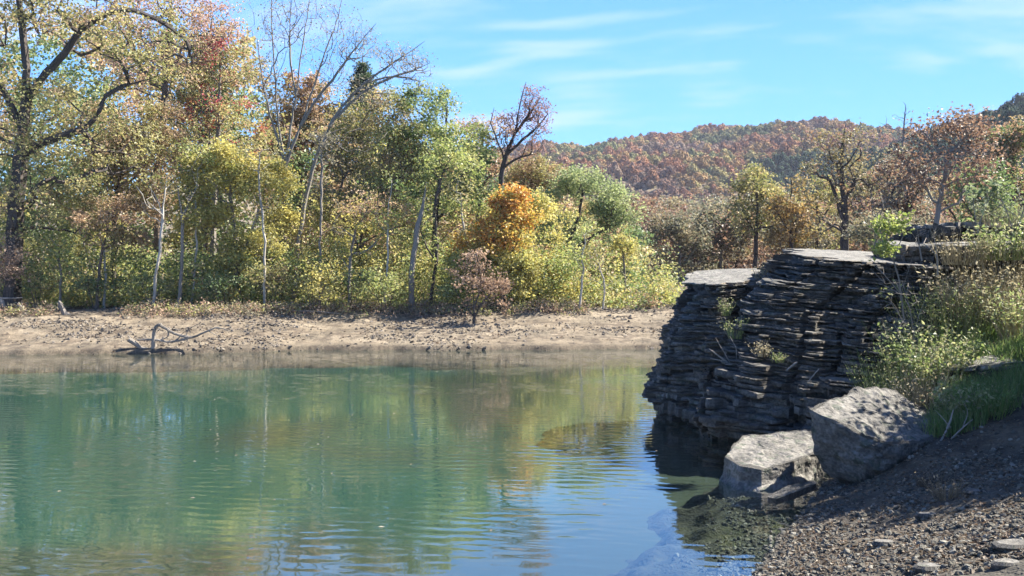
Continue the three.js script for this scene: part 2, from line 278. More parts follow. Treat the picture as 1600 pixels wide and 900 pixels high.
// massive rock: loft between closed outlines given in space, then roughened all over
function boulder(S, rings, seed, amp, topTilt = 0, N = 120, M2 = 26, tone = 1) {
  const resample = (P) => { const L = [0]; for (let i = 0; i < P.length; i++) { const a = P[i], b = P[(i + 1) % P.length]; L.push(L[i] + a.distanceTo(b)); } const out = []; for (let k = 0; k < N; k++) { const s = (k / N) * L[P.length]; let i = 0; while (L[i + 1] < s) i++; out.push(P[i].clone().lerp(P[(i + 1) % P.length], (s - L[i]) / (L[i + 1] - L[i]))); } return out; };
  const R = rings.map(resample), grid = [];
  const rough = (p, n) => { const d = amp * (0.55 * fbm(p.x * 1.3, p.y * 1.6, p.z * 1.3 + seed, 3) + 0.55 * (Math.abs(fbm(p.x * 3.1, p.y * 4.5, p.z * 3.1 + seed * 2, 3)) * 2 - 0.3) + 0.28 * fbm(p.x * 9, p.y * 13, p.z * 9 + seed, 2) + 0.5 * (Math.round(2.2 * fbm(p.x * 1.9, p.y * 5.5, p.z * 1.9 + seed * 3, 2)) / 2.2)); return p.clone().addScaledVector(n, d); };
  const hew = []; { const h = rng(seed * 13 + 1), c0 = V(0, 0, 0); let nn = 0; for (const ring of rings) for (const p of ring) { c0.add(p); nn++; } c0.divideScalar(nn); for (let i = 0; i < 16; i++) { const t = h() * 6.283, n = V(Math.cos(t), -0.55 + 0.9 * h(), Math.sin(t)).normalize(); let far = 0; for (const ring of rings) for (const p of ring) far = Math.max(far, p.clone().sub(c0).dot(n)); hew.push([n, c0, far * (0.88 + 0.12 * h())]); } }
  const hewn = (p) => { for (const [n, c0, d] of hew) { const e = p.clone().sub(c0).dot(n) - d; if (e > 0) p.addScaledVector(n, -e); } return p; };
  const bot = R[0], top = R[R.length - 1], cen = (P) => P.reduce((s, p) => s.add(p), V(0, 0, 0)).divideScalar(P.length), ct = cen(top), cb = cen(bot), mid = ct.clone().lerp(cb, 0.5);
  for (let k = 1; k <= 6; k++) grid.push(bot.map((p) => cb.clone().lerp(p, k / 6)));
  for (let j = 0; j + 1 < R.length; j++) for (let k = 1; k <= M2 / (R.length - 1); k++) grid.push(R[j].map((p, i) => p.clone().lerp(R[j + 1][i], k / (M2 / (R.length - 1)))));
  for (let k = 15; k >= 0; k--) grid.push(top.map((p) => { const q = ct.clone().lerp(p, k / 16); return q; }));
  const nT = V(0, 1, 0), rows = grid.map((row, j) => row.map((p) => { const n = j >= grid.length - 16 ? nT : p.clone().sub(mid).normalize(); const q = rough(j < grid.length - 16 ? hewn(p) : p, n), k = tone * (0.9 + 0.2 * fbm(q.x * 1.5, q.y * 1.5, q.z * 1.5 + 5, 3)); return S.vert(q.x, q.y, q.z, k, k, k, j >= grid.length - 16 ? q.x : Math.atan2(q.z - mid.z, q.x - mid.x) * 1.2, j >= grid.length - 16 ? q.z : q.y); }));
  for (let j = 0; j + 1 < rows.length; j++) for (let i = 0; i < N; i++) { const t = (i + 1) % N; S.quad(rows[j][i], rows[j][t], rows[j + 1][t], rows[j + 1][i]); }
}
const P2 = (list) => list.map(([x, z]) => [x, z]);
{
  const A = [
    [-1.0, P2([[3.55, -23.3], [4.35, -21.9], [6.2, -22.0], [8.0, -25], [7.4, -28.2], [4.0, -27.6]])],
    [0.22, P2([[3.60, -23.3], [4.35, -22.0], [6.2, -22.2], [8.0, -25], [7.4, -28.2], [4.1, -27.6]])],
    [0.55, P2([[3.32, -23.5], [4.25, -21.9], [6.2, -22.4], [8.0, -25], [7.4, -28.2], [4.1, -27.6]])],
    [1.2, P2([[3.40, -23.5], [4.45, -22.2], [6.2, -23.2], [8.0, -25], [7.4, -28.2], [4.2, -27.6]])],
    [1.9, P2([[3.62, -23.6], [4.62, -22.5], [6.3, -24.0], [8.0, -25.5], [7.4, -28.2], [4.4, -27.6]])],
    [2.5, P2([[3.90, -23.8], [4.78, -22.8], [6.3, -24.2], [8.0, -25.5], [7.4, -28.2], [4.7, -27.6]])],
    [3.28, P2([[4.12, -24.1], [4.85, -23.2], [6.4, -24.3], [8.0, -25.5], [7.4, -28.0], [5.0, -27.5]])],
  ];
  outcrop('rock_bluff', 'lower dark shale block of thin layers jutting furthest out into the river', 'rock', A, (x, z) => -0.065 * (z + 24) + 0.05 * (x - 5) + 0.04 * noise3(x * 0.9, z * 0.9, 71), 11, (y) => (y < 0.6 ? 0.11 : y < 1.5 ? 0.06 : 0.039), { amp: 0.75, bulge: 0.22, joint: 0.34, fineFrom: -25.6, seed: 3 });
  const B = [
    [-0.9, P2([[4.15, -21.2], [5.5, -19.95], [7.5, -18.7], [11.5, -21], [12, -27.5], [6.2, -27]])],
    [0.1, P2([[4.15, -21.2], [5.5, -19.95], [7.5, -18.7], [11.5, -21], [12, -27.5], [6.2, -27]])],
    [0.5, P2([[4.02, -21.15], [5.45, -19.85], [7.55, -18.6], [11.5, -21], [12, -27.5], [6.2, -27]])],
    [1.3, P2([[4.35, -21.6], [5.8, -20.2], [7.8, -19.1], [12, -22], [12, -27.5], [6.3, -27]])],
    [2.0, P2([[4.58, -22.05], [6.1, -20.65], [8.15, -19.6], [12.2, -23.5], [12, -27.5], [6.6, -27]])],
    [2.6, P2([[4.9, -22.6], [6.4, -21.1], [8.4, -20.05], [12.2, -23.8], [12, -27.5], [6.9, -27]])],
    [3.2, P2([[5.65, -22.95], [6.85, -21.7], [8.6, -20.6], [12.2, -24], [12, -27.5], [7.1, -27]])],
    [3.86, P2([[6.4, -23.1], [7.3, -22.2], [8.7, -21.1], [11.8, -24.5], [11.5, -27.3], [7.3, -27]])],
  ];
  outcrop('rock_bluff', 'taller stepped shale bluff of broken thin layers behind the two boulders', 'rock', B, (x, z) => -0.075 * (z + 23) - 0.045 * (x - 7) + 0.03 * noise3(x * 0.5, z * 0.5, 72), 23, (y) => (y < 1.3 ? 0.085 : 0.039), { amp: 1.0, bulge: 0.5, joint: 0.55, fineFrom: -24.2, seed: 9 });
}
{
  const ledge = (label, keys, dip, seed, th, amp) => outcrop('rock_ledge', label, 'rock', keys, dip, seed, () => th, { amp, bulge: 0.5, joint: 0.25, fineFrom: -40, seed });
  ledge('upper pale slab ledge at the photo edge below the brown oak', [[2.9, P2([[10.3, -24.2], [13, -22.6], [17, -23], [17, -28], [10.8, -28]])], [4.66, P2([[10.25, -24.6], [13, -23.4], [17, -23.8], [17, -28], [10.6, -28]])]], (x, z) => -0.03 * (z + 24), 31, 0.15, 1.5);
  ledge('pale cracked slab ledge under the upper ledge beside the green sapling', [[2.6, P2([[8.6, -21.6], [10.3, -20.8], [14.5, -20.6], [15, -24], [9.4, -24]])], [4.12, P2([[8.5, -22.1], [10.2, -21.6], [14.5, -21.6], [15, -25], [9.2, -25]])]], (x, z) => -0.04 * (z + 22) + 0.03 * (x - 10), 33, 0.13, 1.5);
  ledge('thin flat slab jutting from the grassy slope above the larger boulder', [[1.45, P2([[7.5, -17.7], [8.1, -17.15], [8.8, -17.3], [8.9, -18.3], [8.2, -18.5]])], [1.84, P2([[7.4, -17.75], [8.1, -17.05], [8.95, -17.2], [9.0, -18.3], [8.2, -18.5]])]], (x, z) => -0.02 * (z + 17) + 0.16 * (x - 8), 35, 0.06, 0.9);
}
function rock(name, label, rings, seed, amp, N, tone, group) { const S = new Shape(true); boulder(S, rings, seed, amp, 0, N, 26, tone); const b = rings[0][0]; const base = V(b.x, Math.max(0, height(b.x, b.z)), b.z); const m = single(name, S.build(base), M.rock, label, 'rock', group); m.position.copy(base); return m; }
{
  const a = (l) => l.map((p) => at(...p));
  const topA = a([[1262, 640, 15.7], [1285, 627, 16.1], [1325, 613, 16.7], [1366, 603, 17.1], [1402, 612, 17.2], [1440, 634, 17.0], [1482, 650, 16.7], [1500, 672, 16.1], [1436, 692, 15.5], [1388, 694, 15.3], [1350, 682, 15.3], [1305, 656, 15.4]]);
  const drop = (P, h, k, dx = 0, dz = 0) => { const c = P.reduce((s, p) => s.add(p), V(0, 0, 0)).divideScalar(P.length); return P.map((p) => V(c.x + (p.x - c.x) * k + dx, h + (p.y - c.y) * 0.25, c.z + (p.z - c.z) * k + dz)); };
  rock('boulder', 'larger grey boulder with broad sunlit top and dark undercut front', [drop(topA, 0.0, 0.55, 0.10, -0.25), drop(topA, 0.30, 0.80, 0.03, -0.12), drop(topA, 0.66, 0.94, 0.02, -0.06), topA.map((p) => V(p.x, p.y - 0.07, p.z)), topA], 3, 0.085, 280, 1.45);
  const topB = a([[1130, 712, 16.9], [1160, 680, 18.1], [1200, 677, 18.2], [1262, 669, 18.5], [1282, 684, 17.9], [1280, 706, 17.1], [1240, 720, 16.5], [1190, 734, 16.1], [1156, 728, 16.3]]);
  rock('boulder', 'smaller flat-topped pale boulder standing in the water beside the larger one', [drop(topB, -0.6, 1.12), drop(topB, 0.0, 1.10, 0, 0.05), topB.map((p) => V(p.x, p.y - 0.25, p.z)), topB.map((p) => V(p.x, p.y - 0.04, p.z)), topB], 8, 0.06, 240, 1.6);
  const topC = a([[1196, 776, 14.9], [1232, 758, 15.0], [1270, 750, 15.1], [1280, 754, 14.95], [1240, 770, 14.8], [1212, 780, 14.7]]);
  rock('stone_slab', 'narrow stone slab leaning at the waterline below the two boulders', [topC.map((p) => V(p.x + 0.02, p.y - 0.10, p.z - 0.05)), topC], 9, 0.03, 120, 0.75);
  const flats = [[1590, 855, 0.20, 0.05, 'pale flat stone at the lower photo corner, largest on the gravel'], [1448, 808, 0.13, 0.05, 'grey stone on the gravel just below the dead grass tuft'], [1382, 853, 0.12, 0.06, 'dark angular stone on the gravel between water and twigs'], [1330, 800, 0.10, 0.04, 'brown stone on the gravel nearest the boulder shadow'], [1572, 884, 0.12, 0.05, 'small pale stone beside the largest flat stone'], [1452, 890, 0.14, 0.05, 'whitish stone at the bottom edge of the gravel'], [1520, 770, 0.13, 0.04, 'flat stone in dappled shade on the shore slope']];
  flats.forEach(([px, py, w, h, label], i) => {
    let D = 9; for (let k = 0; k < 400 && at(px, py, D).y > height(at(px, py, D).x, -D); k++) D += 0.03;
    const p = at(px, py, D), r = rng(400 + i), ring = (k, y) => { const out = []; for (let j = 0; j < 9; j++) { const t = -j / 9 * 6.283, q = w * k * (0.75 + 0.4 * hash3(j, i, 3)); out.push(V(p.x + Math.cos(t) * q * 1.25, p.y + y, p.z + Math.sin(t) * q * 0.8)); } return out; };
    rock('shore_stone', label, [ring(0.8, -0.03), ring(1.05, h * 0.4), ring(0.8, h)], 20 + i, 0.012, 60, 1.2 + 0.6 * r(), 'loose stones on the near gravel');
  });
}

// ---------------------------------------------------------------- trees
const PAL = {                                                                  // leaf colours, linear, with weights
  olive: [[0.29, 0.27, 0.10, 3], [0.20, 0.21, 0.07, 3], [0.40, 0.345, 0.15, 3], [0.33, 0.235, 0.14, 1]],
  rust: [[0.33, 0.22, 0.135, 3], [0.40, 0.285, 0.18, 3], [0.25, 0.19, 0.09, 2], [0.28, 0.255, 0.10, 2]],
  pink: [[0.38, 0.245, 0.19, 3], [0.30, 0.18, 0.155, 2], [0.40, 0.31, 0.19, 2], [0.25, 0.22, 0.10, 1]],
  gold: [[0.46, 0.40, 0.125, 4], [0.38, 0.35, 0.11, 3], [0.29, 0.295, 0.09, 2]],
  lime: [[0.28, 0.31, 0.10, 4], [0.21, 0.26, 0.075, 3], [0.37, 0.36, 0.14, 2]],
  green: [[0.15, 0.205, 0.075, 3], [0.105, 0.16, 0.06, 3], [0.22, 0.25, 0.09, 2]],
  dark: [[0.045, 0.075, 0.035, 3], [0.065, 0.095, 0.04, 2], [0.035, 0.06, 0.03, 2]],
  orange: [[0.50, 0.24, 0.05, 4], [0.48, 0.32, 0.07, 3], [0.42, 0.36, 0.08, 2]],
  brown: [[0.29, 0.20, 0.14, 3], [0.38, 0.275, 0.20, 2], [0.19, 0.13, 0.09, 2]],
  drab: [[0.22, 0.195, 0.14, 3], [0.28, 0.245, 0.16, 2], [0.17, 0.165, 0.10, 2]],
  redbrown: [[0.20, 0.122, 0.08, 3], [0.25, 0.165, 0.105, 2], [0.15, 0.095, 0.068, 2]],
};
function pick(pal, r) { let t = 0; for (const c of pal) t += c[3]; let x = r() * t; for (const c of pal) { x -= c[3]; if (x <= 0) return c; } return pal[0]; }
const BARK = { dark: [0.055, 0.045, 0.04], grey: [0.17, 0.15, 0.13], pale: [0.17, 0.155, 0.14], brown: [0.10, 0.075, 0.06], dead: [0.20, 0.175, 0.15], white: [0.31, 0.285, 0.25] };
const barkColour = (kind, seed) => { const b = BARK[kind], pale = kind === 'pale'; return (x, y, z) => { const n = fbm(x * 2.5, y * 1.4, z * 2.5 + seed, 3), k = 1 + 0.7 * n; return pale ? mixc(b, BARK.grey, smooth(-0.05, 0.35, n)) : [b[0] * k, b[1] * k, b[2] * k]; }; };
let leavesMade = 0; const DENSE = 2.4;
// trunks: list of pixel paths [[px, py, extra depth], ...]; blobs: [px, py, rx, ry, twigs] in photo pixels at the tree's distance
function grow({ seed, D, trunks, r0, blobs, deep = 0.9, pal, leafLen = 0.17, per = 45, sigma = 0.42, up = 0.55, bark = 'grey', tip = 0.012, first = 0.3, flat = 0.4, droop = 0, sides = 5, tops, foot = true }) {
  per *= DENSE; const r = rng(seed), m = D / FOCAL, nodes = [], wood = new Shape(false), fol = new Shape(false, 16384), col = barkColour(bark, seed);
  const base = (() => { const t = trunks[0][0], p = at(t[0], t[1], D + (t[2] || 0)); p.y = foot ? height(p.x, p.z) - 0.1 : p.y; return p; })();
  const add = (p, parent, trunk) => { nodes.push({ p, parent, kids: [], r: 0, trunk }); if (parent >= 0) nodes[parent].kids.push(nodes.length - 1); return nodes.length - 1; };
  trunks.forEach((path, ti) => {
    const pts = path.map((q, i) => { const p = at(q[0], q[1], D + (q[2] || 0)); if (i === 0 && foot && (ti === 0 || Math.abs(q[1] - trunks[0][0][1]) < 2)) p.y = height(p.x, p.z) - 0.1; return p; });
    const cv = new THREE.CatmullRomCurve3(pts, false, 'centripetal'), L = cv.getLength(), n = Math.max(3, Math.round(L / 0.45));
    let prev = -1;
    for (let i = 0; i <= n; i++) {
      const p = cv.getPointAt(i / n); if (i > 0 && i < n) p.add(V(gauss(r), 0, gauss(r)).multiplyScalar(0.035));
      if (i === 0 && ti > 0) { let best = 0, bd = 1e9; nodes.forEach((q, k) => { const d = q.p.distanceToSquared(p); if (d < bd) { bd = d; best = k; } }); if (bd < 0.6) { prev = best; continue; } }
      prev = add(p, prev, ti === 0 ? i / n : 0.72 + 0.28 * i / n);
    }
  });
  const low = base.y + first * (Math.max(...nodes.map((q) => q.p.y)) - base.y), axisPts = nodes.map((q) => q.p.clone()), att = [];
  for (const [bx, by, rx, ry, n, off = 0] of blobs) {
    const c = at(bx, by, D + off);
    for (let i = 0; i < n * (per > 36 ? 1.5 : 1); i++) { const d = V(gauss(r), gauss(r), gauss(r)).normalize().multiplyScalar(Math.pow(r(), 0.42) * (r() < 0.14 ? 1.28 : 1)); if (noise3((c.x + d.x * rx * m) * 0.62, (c.y + d.y * ry * m) * 0.8, (c.z + d.z * rx * m) * 0.62 + seed) < (D < 30 ? -2 : -0.22)) continue; att.push(V(c.x + d.x * rx * m, c.y + d.y * ry * m, c.z + d.z * rx * m * deep)); }
  }
  for (const a of att) { let b = 1e9; for (const p of axisPts) { const d = a.distanceToSquared(p); if (d < b) b = d; } a.w = b; }
  att.sort((a, b) => a.w - b.w);
  for (const a of att) {
    let best = 0, bc = 1e9;
    for (let k = 0; k < nodes.length; k++) {
      const q = nodes[k]; if (q.trunk !== undefined && q.p.y < low) continue;
      const dx = a.x - q.p.x, dy = a.y - q.p.y, dz = a.z - q.p.z, d = Math.sqrt(dx * dx + dy * dy + dz * dz), rise = dy / (d + 1e-6), c = d * (1 + 1.1 * Math.max(0, up - rise));
      if (c < bc) { bc = c; best = k; }
    }
    const q = nodes[best], par = q.parent >= 0 ? nodes[q.parent].p : q.p.clone().add(V(0, -1, 0)), dir = q.p.clone().sub(par).normalize(), d = q.p.distanceTo(a), n = Math.max(1, Math.round(d / 0.4));
    const ctl = q.p.clone().lerp(a, 0.5).addScaledVector(dir, d * 0.18).add(V(gauss(r), gauss(r) - droop * 2, gauss(r)).multiplyScalar(0.07 * d));
    let prev = best;
    for (let i = 1; i <= n; i++) { const t = i / n, u = 1 - t, p = V(0, 0, 0).addScaledVector(q.p, u * u).addScaledVector(ctl, 2 * u * t).addScaledVector(a, t * t); if (i < n) p.add(V(gauss(r), gauss(r), gauss(r)).multiplyScalar(0.03)); prev = add(p, prev); }
  }
  // radii from the tips down
  for (let i = nodes.length - 1; i >= 0; i--) { const q = nodes[i]; if (!q.kids.length) q.r = tip; else { let s = 0; for (const k of q.kids) s += Math.pow(nodes[k].r, 2.35); q.r = Math.pow(s, 1 / 2.35) * 1.006; } }
  const rMax = nodes[0].r; for (const q of nodes) { const t = clamp((q.r - tip) / (rMax - tip + 1e-6), 0, 1); q.r = tip + (r0 - tip) * Math.pow(t, 0.85); }
  for (const q of nodes) if (q.trunk !== undefined) q.r = Math.max(q.r, r0 * (1 - 0.8 * q.trunk) * 0.8);
  // chains of wood
  const done = new Uint8Array(nodes.length);
  const chain = (start, from) => { const pts = [], rad = []; if (from >= 0) { pts.push(nodes[from].p); rad.push(Math.min(nodes[from].r, nodes[start].r * 1.15)); } let k = start; for (;;) { pts.push(nodes[k].p); rad.push(nodes[k].r); done[k] = 1; if (!nodes[k].kids.length) break; let b = nodes[k].kids[0]; for (const c of nodes[k].kids) if (nodes[c].r > nodes[b].r) b = c; k = b; } if (from < 0) { rad[0] *= 1.5; if (rad.length > 2) rad[1] *= 1.12; } rad[rad.length - 1] *= 0.4; if (pts.length > 1) tube(wood, pts, rad, rad[0] > 0.05 ? sides : 3, col, rad[0] > 0.05 ? r : null); };
  nodes.forEach((q, k) => { if (q.parent < 0) chain(k, -1); });
  for (let k = 0; k < nodes.length; k++) if (!done[k]) chain(k, nodes[k].parent);
  // leaves round the thin twigs
  if (per > 0) for (let k = 0; k < nodes.length; k++) {
    const q = nodes[k]; if (q.trunk !== undefined) continue;
    const end = !q.kids.length, n = end ? per * (0.5 + r()) : q.r < tip * 2.2 ? per * 0.22 * r() : 0; if (n < 1 && r() > n) continue;
    const hue = pick(tops && q.p.y > tops.y(base) ? tops.pal : pal, r), sg = sigma * (0.7 + 0.6 * r());
    for (let i = 0; i < n; i++) { const c = r() < 0.84 ? hue : pick(pal, r), s = leafLen * (0.6 + 0.7 * r()); leaf(fol, q.p.x + gauss(r) * sg, q.p.y + gauss(r) * sg * 0.7 - droop * sg * r(), q.p.z + gauss(r) * sg, s, s * 0.72, r, c, flat); }
  }
  leavesMade += fol.k / 6;
  return { base, wood: wood.build(base), fol: fol.k ? fol.build(base) : null };
}
function tree(name, label, category, o, group) {
  const t = grow(o), g = thing(name, label, category, t.base, group);
  part(o.stem || 'trunk', t.wood, M.bark, g);
  if (t.fol) part('crown', t.fol, o.dry ? M.dry : M.leaf, g, 'stuff');
  return g;
}
const BANK = 'trees along the far bank', VALLEY = 'trees of the valley beyond the bluff', BUSH = 'shrubs at the edge of the far bank';
// far bank, from the photo's left to its right
tree('oak_tree', 'big dark-trunked oak at the photo edge with a limb arching over', 'tree', { seed: 1, D: 53, trunks: [[[18, 440], [24, 330], [36, 210], [40, 110], [30, 0], [20, -110]], [[38, 170], [62, 128], [98, 88], [130, 45], [190, 16], [240, 28], [290, 62]], [[36, 210], [10, 150], [-30, 90]], [[30, 240], [90, 215], [140, 195], [165, 150]]], r0: 0.46, blobs: [[40, -40, 110, 90, 90], [150, 20, 120, 70, 70], [60, 190, 120, 80, 80], [-40, 120, 70, 110, 50], [150, 250, 110, 70, 80], [60, 330, 90, 55, 50], [240, 90, 70, 60, 25]], pal: PAL.olive, per: 30, sigma: 0.5, up: 0.3, bark: 'dark', first: 0.22, tip: 0.014 }, BANK);
tree('oak_tree', 'pinkish rust thin-leaved oak rising behind the arching limb', 'tree', { seed: 2, D: 63, trunks: [[[250, 440], [245, 300], [255, 180], [262, 70], [270, -30]]], r0: 0.25, blobs: [[250, 10, 85, 60, 90], [310, 60, 75, 65, 80], [230, 110, 70, 60, 60], [180, 60, 70, 60, 40]], pal: PAL.pink, per: 24, sigma: 0.5, up: 0.5, bark: 'brown' }, BANK);
tree('oak_tree', 'mixed olive and crimson tree beside the dark cedar, left of the bare fan-shaped tree', 'tree', { seed: 3, D: 66, trunks: [[[330, 440], [335, 300], [340, 200], [345, 90]]], r0: 0.22, blobs: [[345, 100, 55, 60, 60], [350, 190, 60, 60, 70], [300, 170, 50, 60, 50], [390, 230, 40, 40, 30]], pal: [...PAL.olive, [0.34, 0.06, 0.08, 0.9], [0.36, 0.14, 0.07, 1.2]], per: 36, sigma: 0.5, bark: 'grey' }, BANK);
tree('cedar_tree', 'dark green cedar half hidden behind the pinkish oak', 'tree', { seed: 4, D: 72, trunks: [[[320, 440], [322, 250], [325, 60]]], r0: 0.2, blobs: [[325, 90, 22, 40, 40], [323, 170, 48, 55, 80], [320, 250, 62, 60, 90]], pal: PAL.dark, per: 50, sigma: 0.36, up: 0.1, leafLen: 0.17, bark: 'brown', flat: 0.2 }, BANK);
tree('maple_tree', 'bushy yellow-green tree below the mixed olive and crimson tree', 'tree', { seed: 5, D: 55, trunks: [[[372, 455], [368, 380], [360, 300], [365, 230]], [[372, 420], [400, 340], [420, 280]]], r0: 0.16, blobs: [[345, 265, 55, 40, 60], [410, 290, 50, 45, 70], [330, 330, 55, 45, 60], [430, 360, 45, 45, 60], [380, 395, 50, 35, 40]], pal: PAL.gold, per: 58, sigma: 0.42, leafLen: 0.17, bark: 'grey' }, BANK);
tree('hickory_tree', 'olive brown tree leaning its foliage over the pale sapling stems', 'tree', { seed: 6, D: 57, trunks: [[[180, 450], [178, 370], [185, 290], [200, 200]]], r0: 0.17, blobs: [[210, 210, 65, 55, 80], [170, 280, 65, 50, 70], [230, 300, 50, 50, 50], [120, 310, 50, 45, 40], [260, 220, 40, 60, 30]], pal: [...PAL.olive, ...PAL.rust], per: 42, sigma: 0.45, bark: 'dark' }, BANK);
tree('dogwood_tree', 'low rust-leaved dogwood hanging over the green undergrowth', 'tree', { seed: 7, D: 53, trunks: [[[150, 455], [158, 400], [170, 350]], [[152, 440], [130, 380]]], r0: 0.09, blobs: [[185, 330, 40, 32, 50], [150, 350, 40, 25, 40], [200, 365, 30, 22, 20]], pal: PAL.rust, per: 40, sigma: 0.33, leafLen: 0.165, bark: 'brown', droop: 0.3 }, BANK);
tree('dead_sapling', 'thin pale leafless sapling at the bank edge with short side twigs', 'tree', { seed: 8, D: 51.5, trunks: [[[238, 466], [245, 420], [252, 370], [255, 320], [260, 282]], [[254, 330], [240, 300], [232, 290]]], r0: 0.085, blobs: [[250, 310, 34, 34, 34], [255, 350, 26, 26, 16]], per: 0, pal: PAL.drab, bark: 'white', tip: 0.011, up: 0.3 }, BANK);
tree('dead_sapling', 'forked dead sapling just beside the thin pale one', 'tree', { seed: 9, D: 53, trunks: [[[278, 450], [285, 395], [284, 330], [276, 285]], [[285, 390], [296, 372]], [[284, 340], [300, 305], [310, 290]]], r0: 0.1, blobs: [[285, 300, 34, 30, 28], [300, 330, 24, 24, 12]], per: 2, pal: PAL.drab, bark: 'grey', tip: 0.011, up: 0.3 }, BANK);
tree('sycamore_tree', 'tall bare sycamore fanning pale limbs up against the sky', 'tree', { seed: 10, D: 58, trunks: [[[436, 455], [440, 350], [446, 260], [462, 150], [474, 60], [486, -20]], [[446, 265], [435, 190], [428, 100], [424, 20], [428, -40]], [[447, 255], [472, 190], [498, 110], [520, 50], [534, 0]], [[450, 240], [486, 170], [530, 110], [566, 62], [588, 36]], [[446, 260], [420, 170], [408, 110], [402, 60]], [[462, 150], [452, 80], [455, 0]]], r0: 0.14, blobs: [[440, 40, 48, 70, 300], [500, 50, 52, 60, 290], [560, 70, 34, 34, 170], [420, 130, 32, 60, 170], [520, 110, 40, 40, 110]], deep: 1.2, pal: PAL.drab, per: 3.2, sigma: 0.3, leafLen: 0.1, up: 0.85, bark: 'pale', tip: 0.0085, first: 0.45 }, BANK);
tree('sycamore_tree', 'bare sycamore leaning hard towards the open sky over the conifer tip', 'tree', { seed: 11, D: 56, trunks: [[[458, 455], [465, 390], [478, 310], [497, 240], [525, 180], [570, 130], [620, 95], [664, 64]], [[520, 190], [560, 150], [600, 126], [650, 108], [672, 98]], [[497, 240], [515, 210], [540, 200]], [[570, 130], [610, 120], [640, 122]]], r0: 0.125, blobs: [[625, 92, 45, 22, 260], [580, 140, 50, 28, 170], [650, 120, 30, 30, 130], [600, 180, 45, 40, 40], [540, 230, 45, 40, 30]], deep: 1.0, pal: PAL.drab, per: 2.5, sigma: 0.3, leafLen: 0.1, up: 0.25, bark: 'pale', tip: 0.0085, first: 0.4, droop: 0.15 }, BANK);
tree('slender_sapling', 'straight slender grey pole tree right of the leaning sycamore trunk', 'tree', { seed: 12, D: 54, trunks: [[[500, 455], [500, 380], [502, 300], [503, 235]]], r0: 0.075, blobs: [[505, 235, 28, 40, 30], [510, 275, 28, 20, 12]], pal: PAL.drab, per: 8, sigma: 0.3, bark: 'grey', tip: 0.01 }, BANK);
tree('oak_tree', 'orange-brown tree crown seen through the bare sycamore fan', 'tree', { seed: 13, D: 76, trunks: [[[465, 430], [468, 300], [470, 140]]], r0: 0.24, blobs: [[472, 160, 50, 42, 70], [470, 230, 55, 60, 80], [430, 240, 30, 50, 30]], pal: PAL.rust, per: 46, sigma: 0.5, leafLen: 0.24, bark: 'dark' }, BANK);
tree('cedar_tree', 'dark pointed cedar whose tip stands between the two bare sycamores', 'tree', { seed: 14, D: 78, trunks: [[[565, 430], [565, 250], [566, 84]]], r0: 0.2, blobs: [[566, 104, 7, 20, 16], [566, 140, 22, 28, 50], [562, 190, 48, 40, 80], [565, 260, 60, 60, 90]], pal: PAL.dark, per: 46, sigma: 0.34, up: 0.1, leafLen: 0.17, bark: 'brown', flat: 0.2 }, BANK);
tree('elm_tree', 'drab olive elm with drooping bare twigs under the leaning sycamore', 'tree', { seed: 15, D: 60, trunks: [[[560, 450], [563, 390], [568, 335]], [[562, 400], [545, 340]]], r0: 0.13, blobs: [[590, 180, 55, 45, 120], [540, 230, 50, 45, 90], [620, 240, 40, 55, 90], [560, 300, 60, 40, 90], [520, 320, 45, 40, 60], [600, 330, 50, 40, 60]], pal: [...PAL.drab, ...PAL.olive, ...PAL.olive], per: 34, sigma: 0.45, droop: 0.5, bark: 'brown', tip: 0.014 }, BANK);
tree('elm_tree', 'low grey twiggy elm with rust leaves above the green bank shrubs', 'tree', { seed: 16, D: 54.5, trunks: [[[545, 455], [548, 400], [560, 350], [590, 320]], [[548, 400], [575, 390], [600, 360]], [[546, 420], [525, 390]]], r0: 0.1, blobs: [[600, 330, 50, 24, 60], [560, 320, 45, 24, 40], [620, 350, 30, 30, 40], [530, 370, 35, 35, 30]], pal: PAL.rust, per: 10, sigma: 0.3, leafLen: 0.15, droop: 0.6, bark: 'grey', tip: 0.011 }, BANK);
tree('ash_tree', 'yellow-green leafy tree above the leaning stripped trunk', 'tree', { seed: 17, D: 60, trunks: [[[676, 450], [680, 350], [690, 260], [700, 165]]], r0: 0.18, blobs: [[680, 165, 40, 30, 50], [660, 220, 50, 50, 80], [720, 235, 45, 45, 80], [690, 300, 55, 45, 70], [740, 300, 40, 40, 40], [640, 170, 30, 30, 30]], pal: [...PAL.lime, ...PAL.green], per: 50, sigma: 0.45, leafLen: 0.17, bark: 'dark' }, BANK);
tree('broken_trunk', 'leaning stripped trunk with snapped top in front of the leafy ash', 'tree', { seed: 18, D: 53, trunks: [[[640, 455], [648, 385], [657, 335], [666, 284]]], r0: 0.16, blobs: [[662, 330, 20, 26, 5]], per: 3, pal: PAL.drab, bark: 'pale', tip: 0.016 }, BANK);
tree('ash_tree', 'crooked grey sapling with forked stems right of the stripped trunk', 'tree', { seed: 19, D: 54.5, trunks: [[[672, 455], [682, 385], [680, 320], [692, 270], [712, 235]], [[682, 385], [700, 365], [724, 350]], [[678, 410], [660, 370], [655, 350]], [[684, 300], [740, 262]]], r0: 0.1, blobs: [[700, 250, 45, 34, 40], [730, 340, 30, 30, 30], [655, 340, 20, 30, 20], [745, 270, 28, 25, 20]], pal: PAL.lime, per: 20, sigma: 0.38, bark: 'dark', tip: 0.012 }, BANK);
tree('oak_tree', 'rust and brown oak crown left of the bare purple-twigged tree', 'tree', { seed: 20, D: 68, trunks: [[[745, 440], [748, 320], [755, 190]]], r0: 0.2, blobs: [[755, 210, 36, 36, 60], [740, 260, 40, 36, 50], [770, 250, 30, 40, 40]], pal: [...PAL.rust, ...PAL.brown], per: 30, sigma: 0.42, leafLen: 0.165, bark: 'dark' }, BANK);
